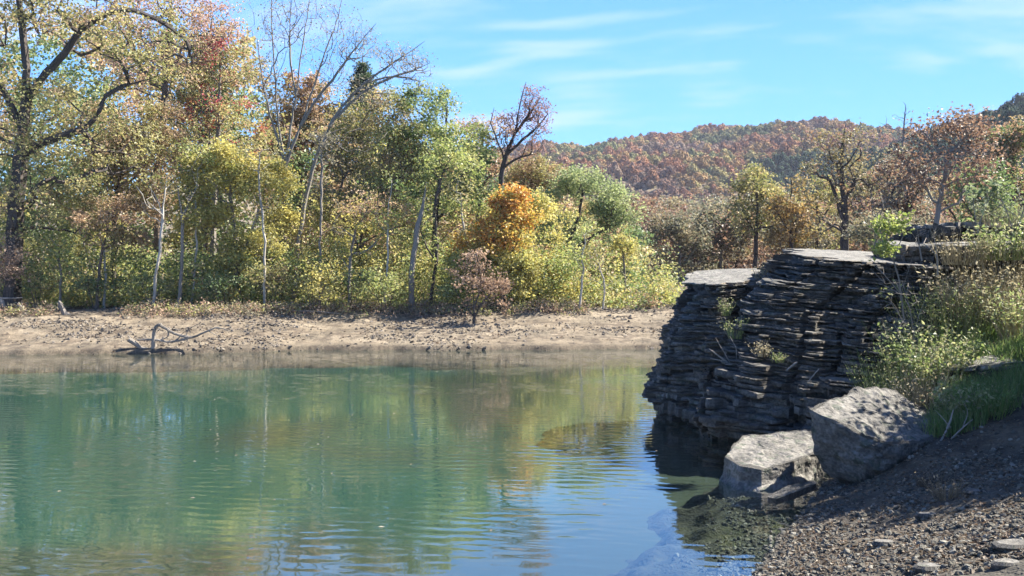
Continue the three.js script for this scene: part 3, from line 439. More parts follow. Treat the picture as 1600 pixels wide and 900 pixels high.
tree('sweetgum_tree', 'dark-limbed nearly bare tree with purplish twigs against the open sky', 'tree', { seed: 21, D: 60, trunks: [[[785, 440], [784, 340], [783, 280], [790, 245], [804, 210], [812, 165], [822, 128]], [[790, 245], [812, 222], [838, 200], [856, 178]], [[788, 250], [778, 222], [768, 195], [772, 168]], [[804, 210], [830, 175], [845, 150]], [[784, 262], [815, 245], [840, 240]]], r0: 0.17, blobs: [[818, 160, 28, 36, 170], [842, 185, 22, 34, 140], [790, 200, 30, 32, 120], [815, 225, 40, 22, 60]], pal: [[0.22, 0.12, 0.10, 3], [0.30, 0.17, 0.12, 2]], per: 7, sigma: 0.26, leafLen: 0.11, up: 0.7, bark: 'dark', tip: 0.011, first: 0.45 }, BANK);
tree('oak_tree', 'low orange-brown crown at the foot of the distant hill line', 'tree', { seed: 22, D: 70, trunks: [[[832, 440], [832, 350], [830, 250]]], r0: 0.16, blobs: [[828, 268, 38, 26, 60], [815, 310, 40, 36, 60], [855, 290, 30, 34, 40]], pal: [...PAL.rust, ...PAL.olive], per: 44, sigma: 0.45, bark: 'dark' }, BANK);
tree('willow_tree', 'spreading light green tree with boughs reaching towards the bluff', 'tree', { seed: 23, D: 63, trunks: [[[868, 452], [880, 400], [900, 350], [912, 290]], [[878, 410], [905, 385], [945, 358], [990, 340], [1012, 330]], [[884, 390], [862, 340], [858, 290]]], r0: 0.17, blobs: [[905, 300, 48, 34, 80], [950, 322, 45, 36, 80], [868, 318, 35, 40, 50], [985, 325, 32, 24, 40], [920, 350, 50, 30, 50], [880, 370, 40, 34, 40]], pal: [[0.24, 0.29, 0.13, 3], [0.30, 0.33, 0.15, 3], [0.18, 0.23, 0.10, 2]], per: 40, sigma: 0.42, leafLen: 0.165, up: 0.3, bark: 'dark' }, BANK);
tree('maple_tree', 'vivid orange-topped golden maple standing out at the bank edge', 'tree', { seed: 24, D: 53.5, trunks: [[[785, 462], [788, 410], [790, 350], [794, 295]], [[787, 420], [765, 380]], [[788, 410], [815, 370]]], r0: 0.12, blobs: [[795, 320, 24, 28, 60], [810, 365, 36, 34, 70], [775, 380, 40, 40, 80], [805, 430, 42, 36, 70], [745, 425, 40, 40, 60], [725, 400, 26, 30, 30]], pal: PAL.gold, tops: { pal: PAL.orange, y: (b) => b.y + 3.0 }, per: 36, sigma: 0.34, leafLen: 0.17, bark: 'dark' }, BANK);
tree('cottonwood_tree', 'dark crooked trunk with thin yellow leaves right of the golden maple', 'tree', { seed: 25, D: 56, trunks: [[[842, 462], [840, 415], [830, 380], [822, 345], [835, 310]]], r0: 0.11, blobs: [[835, 330, 30, 30, 40], [855, 390, 26, 36, 40], [870, 430, 30, 30, 40]], pal: PAL.gold, per: 26, sigma: 0.38, bark: 'dark' }, BANK);
tree('cottonwood_tree', 'tall thin yellow-leaved sapling left of the bluff rim', 'tree', { seed: 26, D: 58, trunks: [[[978, 472], [976, 430], [972, 395], [974, 366]], [[977, 440], [990, 410]]], r0: 0.07, blobs: [[974, 388, 18, 20, 26], [985, 425, 24, 24, 40], [962, 430, 20, 26, 26]], pal: PAL.gold, per: 22, sigma: 0.32, leafLen: 0.165, bark: 'grey' }, BANK);
tree('brown_shrub', 'shrub of large dry brown leaves alone on the bare bank', 'shrub', { seed: 27, D: 49.5, trunks: [[[740, 498], [740, 470], [738, 430]], [[740, 492], [712, 455], [704, 430]], [[740, 492], [768, 455], [780, 430]], [[740, 485], [752, 440], [745, 400]]], r0: 0.07, blobs: [[740, 440, 42, 40, 60], [712, 460, 22, 26, 26], [772, 455, 24, 30, 30], [742, 405, 18, 18, 12]], pal: PAL.brown, per: 11, sigma: 0.26, leafLen: 0.165, bark: 'dark', first: 0.05, dry: true });
[[92, 452, 95, 385, 0.07, 'short thin trunk in the undergrowth right of the big oak'], [162, 450, 158, 330, 0.06, 'thin pale trunk under the rust-leaved dogwood'], [300, 448, 312, 250, 0.06, 'thin trunk behind the forked dead sapling'], [412, 450, 405, 240, 0.07, 'thin trunk in front of the yellow-green tree near the sycamore foot'], [600, 448, 612, 290, 0.06, 'thin pale trunk behind the wide light green willow bush'], [730, 450, 722, 300, 0.06, 'thin pale trunk left of the golden maple'], [905, 455, 915, 380, 0.06, 'thin trunk under the spreading light green tree'], [942, 462, 938, 400, 0.05, 'thin leaning trunk left of the tall yellow sapling']].forEach(([px, py, qx, qy, r0, label], i) => tree('slender_tree', label, 'tree', { seed: 60 + i, D: 52.8 + 0.6 * (i % 3), trunks: [[[px, py], [lerp(px, qx, 0.3) + 3, lerp(py, qy, 0.4)], [lerp(px, qx, 0.7) - 3, lerp(py, qy, 0.75)], [qx, qy]]], r0, blobs: [[qx, qy, 30, 30, 34], [lerp(px, qx, 0.6), lerp(py, qy, 0.6), 26, 24, 16]], pal: i % 2 ? PAL.olive : PAL.lime, per: 9, sigma: 0.4, bark: i === 0 ? 'grey' : 'white', tip: 0.01, up: 0.35 }, BANK));
const bushes = [
  [492, 468, 34, 46, 51.5, PAL.gold, 'round yellow-green bush on the bank below the leaning sycamore'], [600, 468, 44, 44, 52, PAL.lime, 'wide light green willow bush on the bank left of the stripped trunk'], [655, 470, 36, 30, 51.5, PAL.green, 'low dark feathery green bush right of the willow bush'], [420, 462, 34, 44, 53, PAL.olive, 'olive bush between the yellow-green tree and the round bush'],
  [555, 462, 26, 34, 53, PAL.green, 'small green bush between the round bush and the willow bush'], [1035, 478, 22, 40, 58, PAL.gold, 'bright yellow bush touching the bluff outline'], [968, 482, 34, 34, 56, [...PAL.gold, ...PAL.rust], 'yellow and russet bush at the end of the bare bank'], [920, 478, 30, 36, 56, [...PAL.lime, ...PAL.gold], 'yellow-green bush below the spreading light green tree'],
  [875, 478, 24, 30, 55, PAL.gold, 'small yellow bush right of the dark crooked trunk'], [1012, 486, 22, 26, 55, PAL.rust, 'russet bush between the yellow bushes near the bluff'], [350, 468, 40, 34, 53, PAL.green, 'green bush at the bank edge under the yellow-green tree'], [235, 462, 34, 30, 53, PAL.lime, 'light green bush around the foot of the pale dead sapling'],
  [150, 458, 44, 36, 53, PAL.green, 'green bush left of the pale dead sapling'], [60, 455, 46, 40, 53, [...PAL.green, ...PAL.olive], 'green bush right of the big oak foot'], [8, 440, 30, 50, 51, PAL.brown, 'brown-leaved bush at the photo edge before the big oak'], [705, 466, 28, 26, 53, PAL.lime, 'pale green bush behind the brown shrub'], [845, 475, 26, 24, 54.5, PAL.olive, 'low olive bush behind the bank right of the golden maple'],
];
bushes.forEach(([px, py, rx, ry, D, pal, label], i) => tree('bank_bush', label, 'bush', { seed: 100 + i, D, stem: 'stems', trunks: [-0.5, -0.2, 0.1, 0.35, 0.6].map((k, j) => [[px + k * 8, py], [px + k * rx * 0.7, py - ry * 0.5], [px + k * rx * 1.3, py - ry * (0.95 + 0.25 * (j % 2))]]), r0: 0.035, blobs: [[px, py - ry * 0.62, rx, ry * 0.62, Math.round(rx * ry / 20)], [px, py - ry * 0.25, rx * 1.05, ry * 0.3, Math.round(rx * ry / 60)]], pal, per: 10, sigma: 0.32, leafLen: 0.15, up: 0.5, bark: 'brown', first: 0.02, tip: 0.009 }, BUSH));
console.log('bank leaves', leavesMade);
// valley beyond the bluff
const DIM = [[0.19, 0.18, 0.115, 2], [0.23, 0.195, 0.12, 2], [0.13, 0.14, 0.09, 2]];
const valley = [
  ['grey_tree', 'hazy grey twiggy tree above the left half of the bluff', 1060, 420, 320, 0.16, [[1050, 360, 45, 34, 90], [1080, 385, 40, 30, 60]], DIM, 26, 92, 'grey'],
  ['grey_tree', 'grey-green bare tree between the hazy tree and the dark valley oak', 1125, 420, 318, 0.16, [[1125, 350, 40, 34, 80], [1120, 385, 45, 30, 60]], DIM, 26, 96, 'grey'],
  ['oak_tree', 'olive-leaved oak in front of the hill above the bluff step', 1180, 420, 262, 0.22, [[1180, 295, 38, 32, 70], [1210, 330, 40, 40, 70], [1165, 345, 34, 40, 50]], PAL.olive, 17, 88, 'dark'],
  ['oak_tree', 'dull golden oak above the step between the two bluff tops', 1235, 415, 270, 0.2, [[1240, 310, 34, 40, 60], [1235, 360, 38, 36, 60]], [[0.30, 0.20, 0.07, 3], [0.22, 0.17, 0.07, 2]], 17, 84, 'dark'],
  ['elm_tree', 'tall dark-limbed elm with thin crown rising against the hill', 1318, 405, 192, 0.34, [[1318, 225, 40, 34, 80], [1290, 280, 50, 40, 70], [1350, 275, 45, 40, 70], [1310, 340, 60, 40, 60]], [[0.22, 0.18, 0.08, 2], [0.16, 0.15, 0.07, 2], [0.26, 0.16, 0.09, 1]], 11, 74, 'dark'],
  ['grey_tree', 'yellowish grey tree just right of the dark-limbed elm', 1365, 405, 245, 0.2, [[1362, 275, 40, 34, 60], [1375, 330, 40, 40, 50]], [[0.24, 0.20, 0.09, 2], [0.15, 0.14, 0.09, 2]], 20, 86, 'grey'],
  ['bare_tree', 'leafless grey tree standing highest on the skyline near the dark pines', 1412, 400, 160, 0.2, [[1405, 185, 24, 28, 70], [1428, 200, 20, 22, 40], [1412, 250, 30, 40, 30]], PAL.drab, 0, 110, 'grey'],
  ['oak_tree', 'red-brown oak with a pale leaning trunk above the slab ledges', 1462, 400, 182, 0.15, [[1490, 200, 56, 24, 110], [1525, 245, 36, 44, 90], [1432, 225, 44, 36, 110], [1470, 275, 70, 40, 110], [1410, 260, 40, 44, 60]], PAL.redbrown, 7, 52, 'pale'],
  ['oak_tree', 'dull red oak filling the gap left of the pale leaning trunk', 1415, 405, 235, 0.18, [[1415, 270, 38, 34, 60], [1405, 325, 40, 40, 60]], [...PAL.redbrown, ...PAL.drab], 22, 64, 'dark'],
  ['oak_tree', 'green and orange oak at the photo edge under the dark pines', 1580, 400, 190, 0.24, [[1585, 220, 34, 28, 60], [1560, 265, 36, 36, 60], [1600, 290, 40, 40, 60]], [...PAL.green, ...PAL.rust], 34, 66, 'dark'],
  ['oak_tree', 'dark green tree behind the white twigs at the photo edge', 1530, 400, 260, 0.2, [[1530, 300, 40, 40, 70], [1550, 350, 44, 36, 60]], PAL.green, 34, 58, 'dark'],
  ['grey_tree', 'low olive tree at the left foot of the far hill above the bluff', 1098, 420, 330, 0.15, [[1098, 365, 40, 30, 60], [1090, 395, 44, 22, 40]], [[0.24, 0.21, 0.11, 2], [0.17, 0.17, 0.09, 2]], 26, 104, 'grey'],
  ['oak_tree', 'rusty orange tree between the grey valley trees and the olive oak', 1150, 420, 300, 0.18, [[1150, 345, 34, 34, 60], [1148, 385, 40, 28, 50]], PAL.rust, 26, 104, 'dark'],
  ['oak_tree', 'olive tree squeezed between the dull golden oak and the tall elm', 1275, 415, 270, 0.18, [[1275, 320, 32, 40, 70], [1275, 370, 40, 30, 60]], PAL.olive, 26, 92, 'dark'],
  ['oak_tree', 'brownish oak right behind the tall dark-limbed elm', 1340, 410, 265, 0.18, [[1338, 315, 40, 40, 70], [1345, 370, 44, 30, 60]], [...PAL.redbrown, ...PAL.olive], 24, 98, 'dark'],
  ['oak_tree', 'orange-brown oak low behind the slab ledges under the pines', 1500, 405, 255, 0.18, [[1500, 300, 44, 36, 70], [1505, 350, 50, 30, 50]], PAL.rust, 26, 76, 'dark'],
  ['grey_tree', 'low grey brown thicket tree behind the bright green sapling', 1385, 405, 320, 0.12, [[1385, 365, 40, 30, 60], [1350, 380, 30, 24, 30]], DIM, 22, 56, 'grey'],
];
valley.forEach(([name, label, px, py, top, r0, blobs, pal, per, D, bark], i) => {
  const lean = name === 'oak_tree' && bark === 'pale';
  const trunks = lean ? [[[1462, 400], [1464, 345], [1474, 285], [1486, 230], [1500, 200]], [[1480, 255], [1450, 215], [1435, 200]], [[1486, 235], [1520, 205]]] : [[[px, py], [px + 2, lerp(py, top, 0.35)], [px + 4 * Math.sin(i), lerp(py, top, 0.68)], [px + 3, top + 4]], [[px, lerp(py, top, 0.35)], [px - 26, lerp(py, top, 0.62)]], [[px + 1, lerp(py, top, 0.42)], [px + 28, lerp(py, top, 0.7)]]];
  tree(name, label, 'tree', { seed: 200 + i, D, trunks, r0, blobs, pal, per, sigma: 0.5, leafLen: D > 80 ? 0.26 : 0.2, up: 0.55, bark, tip: 0.016 }, VALLEY);
});
console.log('valley leaves', leavesMade);

// ---------------------------------------------------------------- masses of foliage nobody could count
function foliageMass(name, label, category, seed, clumps, place, leafLen, per, sigma, mat) {
  const r = rng(seed), S = new Shape(false, 65536);
  for (let k = 0; k < clumps; k++) { const q = place(r, k); if (!q) continue; const hue = pick(q.pal, r), sg = sigma * (0.6 + 0.8 * r()); for (let i = 0; i < per; i++) { const s = leafLen * (0.6 + 0.8 * r()); leaf(S, q.p.x + gauss(r) * sg, q.p.y + gauss(r) * sg * 0.75, q.p.z + gauss(r) * sg, s, s * 0.72, r, r() < 0.75 ? hue : pick(q.pal, r), 0.35); } }
  leavesMade += S.k / 6;
  const o = single(name, S.build(), mat, label, category, null, 'stuff'); return o;
}
const UNDER = [...PAL.green, ...PAL.lime, ...PAL.lime, ...PAL.olive, ...PAL.gold];
foliageMass('undergrowth', 'tangled green undergrowth along the foot of the far bank trees', 'undergrowth', 301, 1300, (r) => { const px = lerp(-40, 1060, r()), D = lerp(53.5, 62, r()), p = at(px, 450, D); p.y = height(p.x, p.z) + (0.2 + 2.4 * r() * r()) * (0.25 + 1.3 * smooth(-0.35, 0.45, noise3(p.x * 0.5, p.z * 0.3, 4))); return { p, pal: UNDER }; }, 0.17, 30, 0.5, M.leaf);
foliageMass('understory', 'sunlit yellow-green saplings and vines filling in below the far bank crowns', 'understory', 305, 1300, (r) => { const px = lerp(-40, 900, r()), D = lerp(53.5, 61, r()), p = at(px, 450, D), n = noise3(p.x * 0.38, p.z * 0.25, 44); p.y = height(p.x, p.z) + 0.6 + (2.2 + 3.2 * smooth(-0.4, 0.5, n)) * Math.pow(r(), 0.8); return { p, pal: n > 0.2 ? PAL.gold : n > -0.25 ? [...PAL.lime, ...PAL.olive] : [...PAL.green, ...PAL.lime] }; }, 0.17, 26, 0.42, M.leaf);
foliageMass('woodland', 'dense mixed woodland filling the space behind the far bank trees', 'woodland', 302, 3000, (r) => {
  const px = lerp(-150, 1000, r()), D = lerp(70, 100, r()), lim = steps([[-150, -20], [380, 30], [430, 150], [600, 170], [700, 200], [800, 255], [880, 285], [1000, 340]], px), py = lerp(lim + 20, 455, Math.pow(r(), 0.8)), p = at(px, py, D);
  if (p.y < height(p.x, p.z)) return null; const n = noise3(px * 0.02, py * 0.025, 40); return { p, pal: n > 0.25 ? PAL.rust : n > -0.15 ? PAL.olive : PAL.green };
}, 0.34, 46, 0.8, M.leaf);
foliageMass('valley_thicket', 'dim grey-brown thicket behind the bluff across the valley floor', 'thicket', 303, 2300, (r) => { const px = lerp(980, 1720, r()), D = lerp(92, 150, r()), py = lerp(315, 440, r()), p = at(px, py, D); if (p.y < height(p.x, p.z)) return null; const n = noise3(px * 0.02, py * 0.03, 45); return { p, pal: n > 0.25 ? PAL.redbrown : DIM }; }, 0.34, 46, 0.9, M.leaf);
foliageMass('bank_weeds', 'low dry reddish-brown weeds along the top edge of the bare bank', 'weeds', 304, 900, (r) => { const px = lerp(-30, 1050, r()), x = at(px, 480, 51).x, u = 7.6 + gauss(r) * 0.9, z = -(farEdge(x) + u); if (noise3(x * 0.4, 3, 8) < -0.35) return null; return { p: V(x, height(x, z) + 0.12 + 0.35 * r() * r(), z), pal: [...PAL.brown, ...PAL.drab, [0.30, 0.30, 0.11, 2]] }; }, 0.11, 22, 0.22, M.dry);
console.log('mass leaves', leavesMade);

// the wooded hills: crowns of trees, one mass for each kind of wood
function facet(S, x, y, z, nx, ny, nz, s, r) {                                // a ragged leafy facet lying roughly across the given direction
  const n = V(nx + gauss(r) * 0.45, ny + gauss(r) * 0.45, nz + gauss(r) * 0.45).normalize(), a = V(gauss(r), gauss(r), gauss(r)).cross(n).normalize(), b = n.clone().cross(a), k = 0.75 + 0.5 * r(), id = [];
  for (let i = 0; i < 5; i++) { const t = i / 5 * 6.283, q = s * (0.55 + 0.75 * r()); id.push(S.vert(x + (a.x * Math.cos(t) + b.x * Math.sin(t)) * q, y + (a.y * Math.cos(t) + b.y * Math.sin(t)) * q, z + (a.z * Math.cos(t) + b.z * Math.sin(t)) * q, k, k, k)); }
  S.tri(id[0], id[1], id[2]); S.tri(id[0], id[2], id[3]); S.tri(id[0], id[3], id[4]);
}
function crownShape(seed, tall, n) {
  const r = rng(seed), S = new Shape(false, n * 5 + 64), lobes = [];
  for (let i = 0; i < 8; i++) { const a = r() * 6.283, t = r(); lobes.push([Math.cos(a) * 0.55 * (1 - 0.5 * t), 0.15 + t * 0.75 * tall, Math.sin(a) * 0.55 * (1 - 0.5 * t), 0.42 * (0.7 + 0.5 * r())]); }
  for (let i = 0; i < n; i++) {
    if (tall > 1.4) { const t = Math.pow(r(), 1.4), a = r() * 6.283, w = 0.75 + 0.35 * Math.sin(t * 40 + a), q = 0.55 * (1 - t) * w; facet(S, Math.cos(a) * q, t * 1.9 * tall / 1.6, Math.sin(a) * q, Math.cos(a), 0.35, Math.sin(a), 0.09, r); }
    else { const l = lobes[Math.floor(r() * lobes.length)], d = V(gauss(r), gauss(r) + 0.3, gauss(r)).normalize(), q = l[3] * (0.8 + 0.25 * r()); facet(S, l[0] + d.x * q, l[1] + d.y * q, l[2] + d.z * q, d.x, d.y, d.z, 0.092, r); }
  }
  return S.build();
}
const hillLeaf = new THREE.MeshPhysicalMaterial({ color: 0xffffff, roughness: 0.95, vertexColors: true, side: THREE.DoubleSide, transmission: 0.12, thickness: 0, specularIntensity: 0.3 });
function hillWood(name, label, seed, geo, list) {
  const m = new THREE.InstancedMesh(geo, hillLeaf, list.length), q = new THREE.Object3D(), c = new THREE.Color();
  list.forEach((t, i) => { q.position.copy(t.p); q.rotation.set(0, t.turn, 0); q.scale.set(t.s, t.s * t.h, t.s); q.updateMatrix(); m.setMatrixAt(i, q.matrix); m.setColorAt(i, c.setRGB(t.c[0], t.c[1], t.c[2])); });
  m.name = numbered(name); m.castShadow = m.receiveShadow = true; scene.add(m); return tag(m, label, 'forest', null, 'stuff');
}
{
  const r = rng(500), sets = [[], [], []], pines = [], low = [];
  const HUES = [[0.085, 0.105, 0.05], [0.14, 0.14, 0.06], [0.21, 0.18, 0.075], [0.22, 0.145, 0.065], [0.215, 0.11, 0.06], [0.16, 0.10, 0.072], [0.17, 0.125, 0.09]];
  for (let D = 320; D < 1040; D += 6.8) for (let x = -0.12 * D; x < 0.56 * D; x += 6.8) {
    const X = x + (r() - 0.5) * 7, Z = -(D + (r() - 0.5) * 7), h2 = steps([[60, 0], [105, 16], [143, 30], [165, 40], [204, 57], [280, 80], [420, 100], [700, 110]], X) * smooth(170, 400, -Z);
    const y = height(X, Z); if (X > 110 && X > 0.25 * D && D < 610 && h2 > 8) continue;
    const n = fbm(X * 0.016, Z * 0.012, 60, 3), k = clamp(Math.floor((r() * 0.4 + n * 0.95 + 0.36) * HUES.length), 0, HUES.length - 1), v = 0.75 + 0.5 * r();
    sets[Math.floor(r() * 3)].push({ p: V(X, y - 0.5, Z), turn: r() * 6.28, s: 3.4 + 4.4 * r() * r(), h: 0.8 + 0.5 * r(), c: HUES[k].map((q) => q * v * 1.3) });
  }
  for (let D = 190; D < 620; D += 5.4) for (let x = Math.max(60, 0.24 * D); x < 0.62 * D; x += 5.4) {
    const X = x + (r() - 0.5) * 5, Z = -(D + (r() - 0.5) * 5), y = height(X, Z), v = 0.8 + 0.4 * r();
    if (D > 290) pines.push({ p: V(X, y - 0.5, Z), turn: r() * 6.28, s: 3.8 * (0.7 + 0.7 * r()), h: 1.0 + 0.7 * r(), c: [0.040 * v, 0.072 * v, 0.040 * v] });
    else low.push({ p: V(X, y - 0.5, Z), turn: r() * 6.28, s: 4.2 * (0.7 + 0.6 * r()), h: 0.9 + 0.6 * r(), c: (r() < 0.5 ? [0.16, 0.10, 0.07] : [0.11, 0.11, 0.06]).map((q) => q * v) });
  }
  for (let i = 0; i < 900; i++) { const D = lerp(150, 320, r()), X = lerp(-0.02, 0.5, r()) * D, Z = -D; low.push({ p: V(X, height(X, Z) - 0.5, Z), turn: r() * 6.28, s: 4.6 * (0.7 + 0.6 * r()), h: 1 + 0.5 * r(), c: [[0.13, 0.11, 0.08], [0.15, 0.10, 0.07], [0.10, 0.10, 0.06]][Math.floor(r() * 3)] }); }
  const names = ['russet and olive autumn forest covering the far rounded hill', 'autumn tree crowns spread over the far hill, lumpier ones', 'autumn tree crowns spread over the far hill, flatter ones'];
  sets.forEach((l, i) => hillWood('hill_forest', names[i], i, crownShape(510 + i, 1 + 0.12 * i, 560), l));
  hillWood('pine_forest', 'dark green pine forest on the steep nearer hill at the photo edge', 4, crownShape(520, 1.3, 480), pines);
  hillWood('valley_forest', 'dull brown forest on the valley floor before the hills', 5, crownShape(521, 1.1, 560), low);
}

// ---------------------------------------------------------------- loose matter on the ground
const times = (c, k) => [c[0] * k, c[1] * k, c[2] * k];
function scatterMesh(name, label, category, geo, mat, list) {
  const m = new THREE.InstancedMesh(geo, mat, list.length), q = new THREE.Object3D(), c = new THREE.Color();
  list.forEach((t, i) => { q.position.copy(t.p); q.rotation.set(t.rx || 0, t.ry || 0, t.rz || 0); q.scale.set(t.s[0], t.s[1], t.s[2]); q.updateMatrix(); m.setMatrixAt(i, q.matrix); m.setColorAt(i, c.setRGB(t.c[0], t.c[1], t.c[2])); });
  m.name = numbered(name); m.castShadow = m.receiveShadow = true; scene.add(m); return tag(m, label, category, null, 'stuff');
}
function chip(seed) { const g = new THREE.IcosahedronGeometry(1, 1), p = g.attributes.position; for (let i = 0; i < p.count; i++) { const x = p.getX(i), y = p.getY(i), z = p.getZ(i), k = 0.78 + 0.4 * noise3(x * 1.3 + seed, y * 1.3, z * 1.3); p.setXYZ(i, x * k, y * k, z * k); } g.deleteAttribute('uv'); g.deleteAttribute('normal'); const c = new Float32Array(p.count * 3).fill(1); g.setAttribute('color', new THREE.BufferAttribute(c, 3)); return g; }
function dryLeafShape() { const S = new Shape(); const a = S.vert(-0.5, 0, 0), b = S.vert(0, 0.16, 0.3), c = S.vert(0.5, 0.06, 0), d = S.vert(0, 0.16, -0.3), e = S.vert(0, 0, 0); S.tri(a, b, e); S.tri(b, c, e); S.tri(c, d, e); S.tri(d, a, e); return S.build(); }
{
  const r = rng(600), near = [], leaves = [], bank = [], bankLeaves = [];
  const STONES = [[0.095, 0.090, 0.076], [0.065, 0.061, 0.052], [0.15, 0.142, 0.122], [0.05, 0.047, 0.040], [0.082, 0.075, 0.058]], DRY = [[0.16, 0.13, 0.10], [0.12, 0.092, 0.066], [0.24, 0.205, 0.165], [0.09, 0.07, 0.052], [0.14, 0.098, 0.07]];
  for (let i = 0; i < 75000; i++) {
    const D = lerp(9.2, 20, Math.pow(r(), 1.25)), x = lerp(1.2, 0.56 * D, r()), z = -D, h = height(x, z); if (h < -0.12 || r() > 1.15 - 0.45 * h) continue;
    const dense = smooth(-0.35, 0.25, fbm(x * 1.4, z * 1.4, 91, 3)); if (r() > 0.35 + 0.65 * dense) continue;
    const s = 0.006 + 0.042 * Math.pow(r(), 6);
    if (r() < 0.7 || h < 0.03) near.push({ p: V(x, h + s * 0.15, z), rx: r() * 6, ry: r() * 6, s: [s * (1 + 0.7 * r()), s * (0.4 + 0.4 * r()), s * (0.8 + 0.4 * r())], c: times(STONES[Math.floor(r() * 5)], 0.75 + 0.5 * r()) });
    else { const l = 0.035 + 0.05 * r(); leaves.push({ p: V(x, h + 0.008, z), rx: gauss(r) * 0.5, ry: r() * 6.28, rz: gauss(r) * 0.5, s: [l, l, l], c: times(DRY[Math.floor(r() * 5)], 0.7 + 0.6 * r()) }); }
  }
  for (let i = 0; i < 42000; i++) {
    const x = lerp(-28, 11, r()), u = Math.pow(r(), 0.8) * 11.5, z = -(farEdge(x) + u), h = height(x, z), dense = smooth(-0.2, 0.3, fbm(x * 0.35, z * 0.9, 61, 4)); if (r() > 0.04 + 0.6 * dense * dense) continue;
    const s = 0.025 + 0.075 * Math.pow(r(), 3);
    if (r() < 0.75) bank.push({ p: V(x, h + s * 0.1, z), rx: r() * 6, ry: r() * 6, s: [s * (1 + 0.8 * r()), s * (0.4 + 0.5 * r()), s], c: mixc([0.19, 0.162, 0.13], [0.09, 0.074, 0.058], r()) });
    else { const l = 0.10 + 0.10 * r(); bankLeaves.push({ p: V(x, h + 0.015, z), rx: gauss(r) * 0.5, ry: r() * 6.28, rz: gauss(r) * 0.5, s: [l, l, l], c: times(DRY[Math.floor(r() * 5)], 0.7 + 0.6 * r()) }); }
  }
  const afloat = []; for (let i = 0; i < 50; i++) { const D = lerp(13, 43, r()), x = lerp(-0.5, 0.2, r()) * D, l = 0.05 + 0.05 * r(); if (height(x, -D) < -0.2) afloat.push({ p: V(x, 0.004, -D), ry: r() * 6.28, s: [l, l * 0.5, l], c: times(DRY[Math.floor(r() * 5)], 1.4) }); }
  scatterMesh('floating_leaves', 'few fallen leaves drifting on the river surface', 'leaves', dryLeafShape(), M.dry, afloat);
  scatterMesh('gravel', 'grey pebbles and shale chips covering the near shore', 'gravel', chip(1), M.stone, near);
  scatterMesh('leaf_litter', 'curled dry leaves strewn over the near shore gravel', 'leaf litter', dryLeafShape(), M.dry, leaves);
  scatterMesh('bank_gravel', 'stones and mud clods strewn over the bare far bank', 'gravel', chip(5), M.stone, bank);
  scatterMesh('bank_leaf_litter', 'fallen leaves strewn over the bare far bank', 'leaf litter', dryLeafShape(), M.dry, bankLeaves);
}
// ---------------------------------------------------------------- driftwood, snags, twigs
function wood(name, label, category, D, paths, kind, seed, group, sides = 7) {
  const S = new Shape(), r = rng(seed), col = barkColour(kind, seed), first = paths[0][0], b = at(first[0], first[1], D + (first[3] || 0));
  paths.forEach((path) => { const P = path.map((q) => at(q[0], q[1], D + (q[3] || 0))), cv = new THREE.CatmullRomCurve3(P, false, 'centripetal'), n = Math.max(4, path.length * 5), pts = [], rad = []; for (let i = 0; i <= n; i++) { const t = i / n, p = cv.getPoint(t), k = t * (path.length - 1), j = Math.min(path.length - 2, Math.floor(k)); pts.push(p.add(V(gauss(r), gauss(r), gauss(r)).multiplyScalar(0.006 * D / 50))); rad.push(lerp(path[j][2], path[j + 1][2], k - j)); } tube(S, pts, rad, sides, col, r); });
  const m = single(name, S.build(b), M.bark, label, category, group); m.position.copy(b); return m;
}
wood('dead_snag', 'bent dead snag standing at the waterline with a drooping forked branch', 'snag', 43.3, [
  [[239, 562, 0.094], [240, 535, 0.090], [242, 515, 0.079], [247, 508, 0.072], [252, 508, 0.09]], [[250, 508, 0.07], [262, 515, 0.06], [272, 521, 0.06], [290, 526, 0.06], [300, 527, 0.055], [325, 517, 0.04], [340, 512, 0.03], [358, 517, 0.02]], [[299, 527, 0.05], [280, 532, 0.045], [262, 534, 0.045], [244, 531, 0.05], [215, 531, 0.04]],
  [[237, 549, 0.09], [222, 544, 0.072], [210, 536, 0.101], [201, 530, 0.115]], [[290, 526, 0.03], [295, 515, 0.02], [310, 506, 0.012]], [[325, 517, 0.025], [335, 522, 0.015], [342, 527, 0.01]], [[206, 532, 0.03], [200, 524, 0.02]], [[263, 515, 0.04], [262, 526, 0.03], [250, 531, 0.02]], [[275, 532, 0.04], [283, 524, 0.02], [288, 518, 0.012]]], 'grey', 701);
wood('driftwood_stump', 'whitened forked stump lying on the bare bank below the oak', 'driftwood', 50, [[[104, 502, 0.16], [100, 488, 0.14], [95, 476, 0.12], [92, 471, 0.07]], [[101, 490, 0.12], [112, 494, 0.10], [125, 497, 0.06]], [[99, 485, 0.06], [108, 490, 0.03]]], 'dead', 702);
wood('driftwood_root', 'small dark root twisting from the bank left of the whitened stump', 'driftwood', 50, [[[28, 474, 0.08], [35, 484, 0.09], [40, 492, 0.07], [44, 494, 0.03]], [[36, 485, 0.05], [42, 486, 0.03]]], 'grey', 703);
wood('driftwood_log', 'short broken log at the far left end of the bank', 'driftwood', 50.5, [[[-8, 462, 0.12], [2, 470, 0.12], [6, 480, 0.10]], [[3, 466, 0.05], [20, 466, 0.04], [36, 465, 0.02]]], 'dead', 704);
wood('fallen_branch', 'thin fallen branch on the bank behind the brown shrub', 'branch', 51, [[[648, 492, 0.03], [672, 494, 0.035], [700, 492, 0.03], [722, 488, 0.015]]], 'brown', 705);
wood('fallen_branch', 'pale fallen branch lying on the bank below the olive bush', 'branch', 51, [[[448, 484, 0.02], [470, 486, 0.035], [500, 487, 0.03], [530, 490, 0.015]]], 'dead', 706);

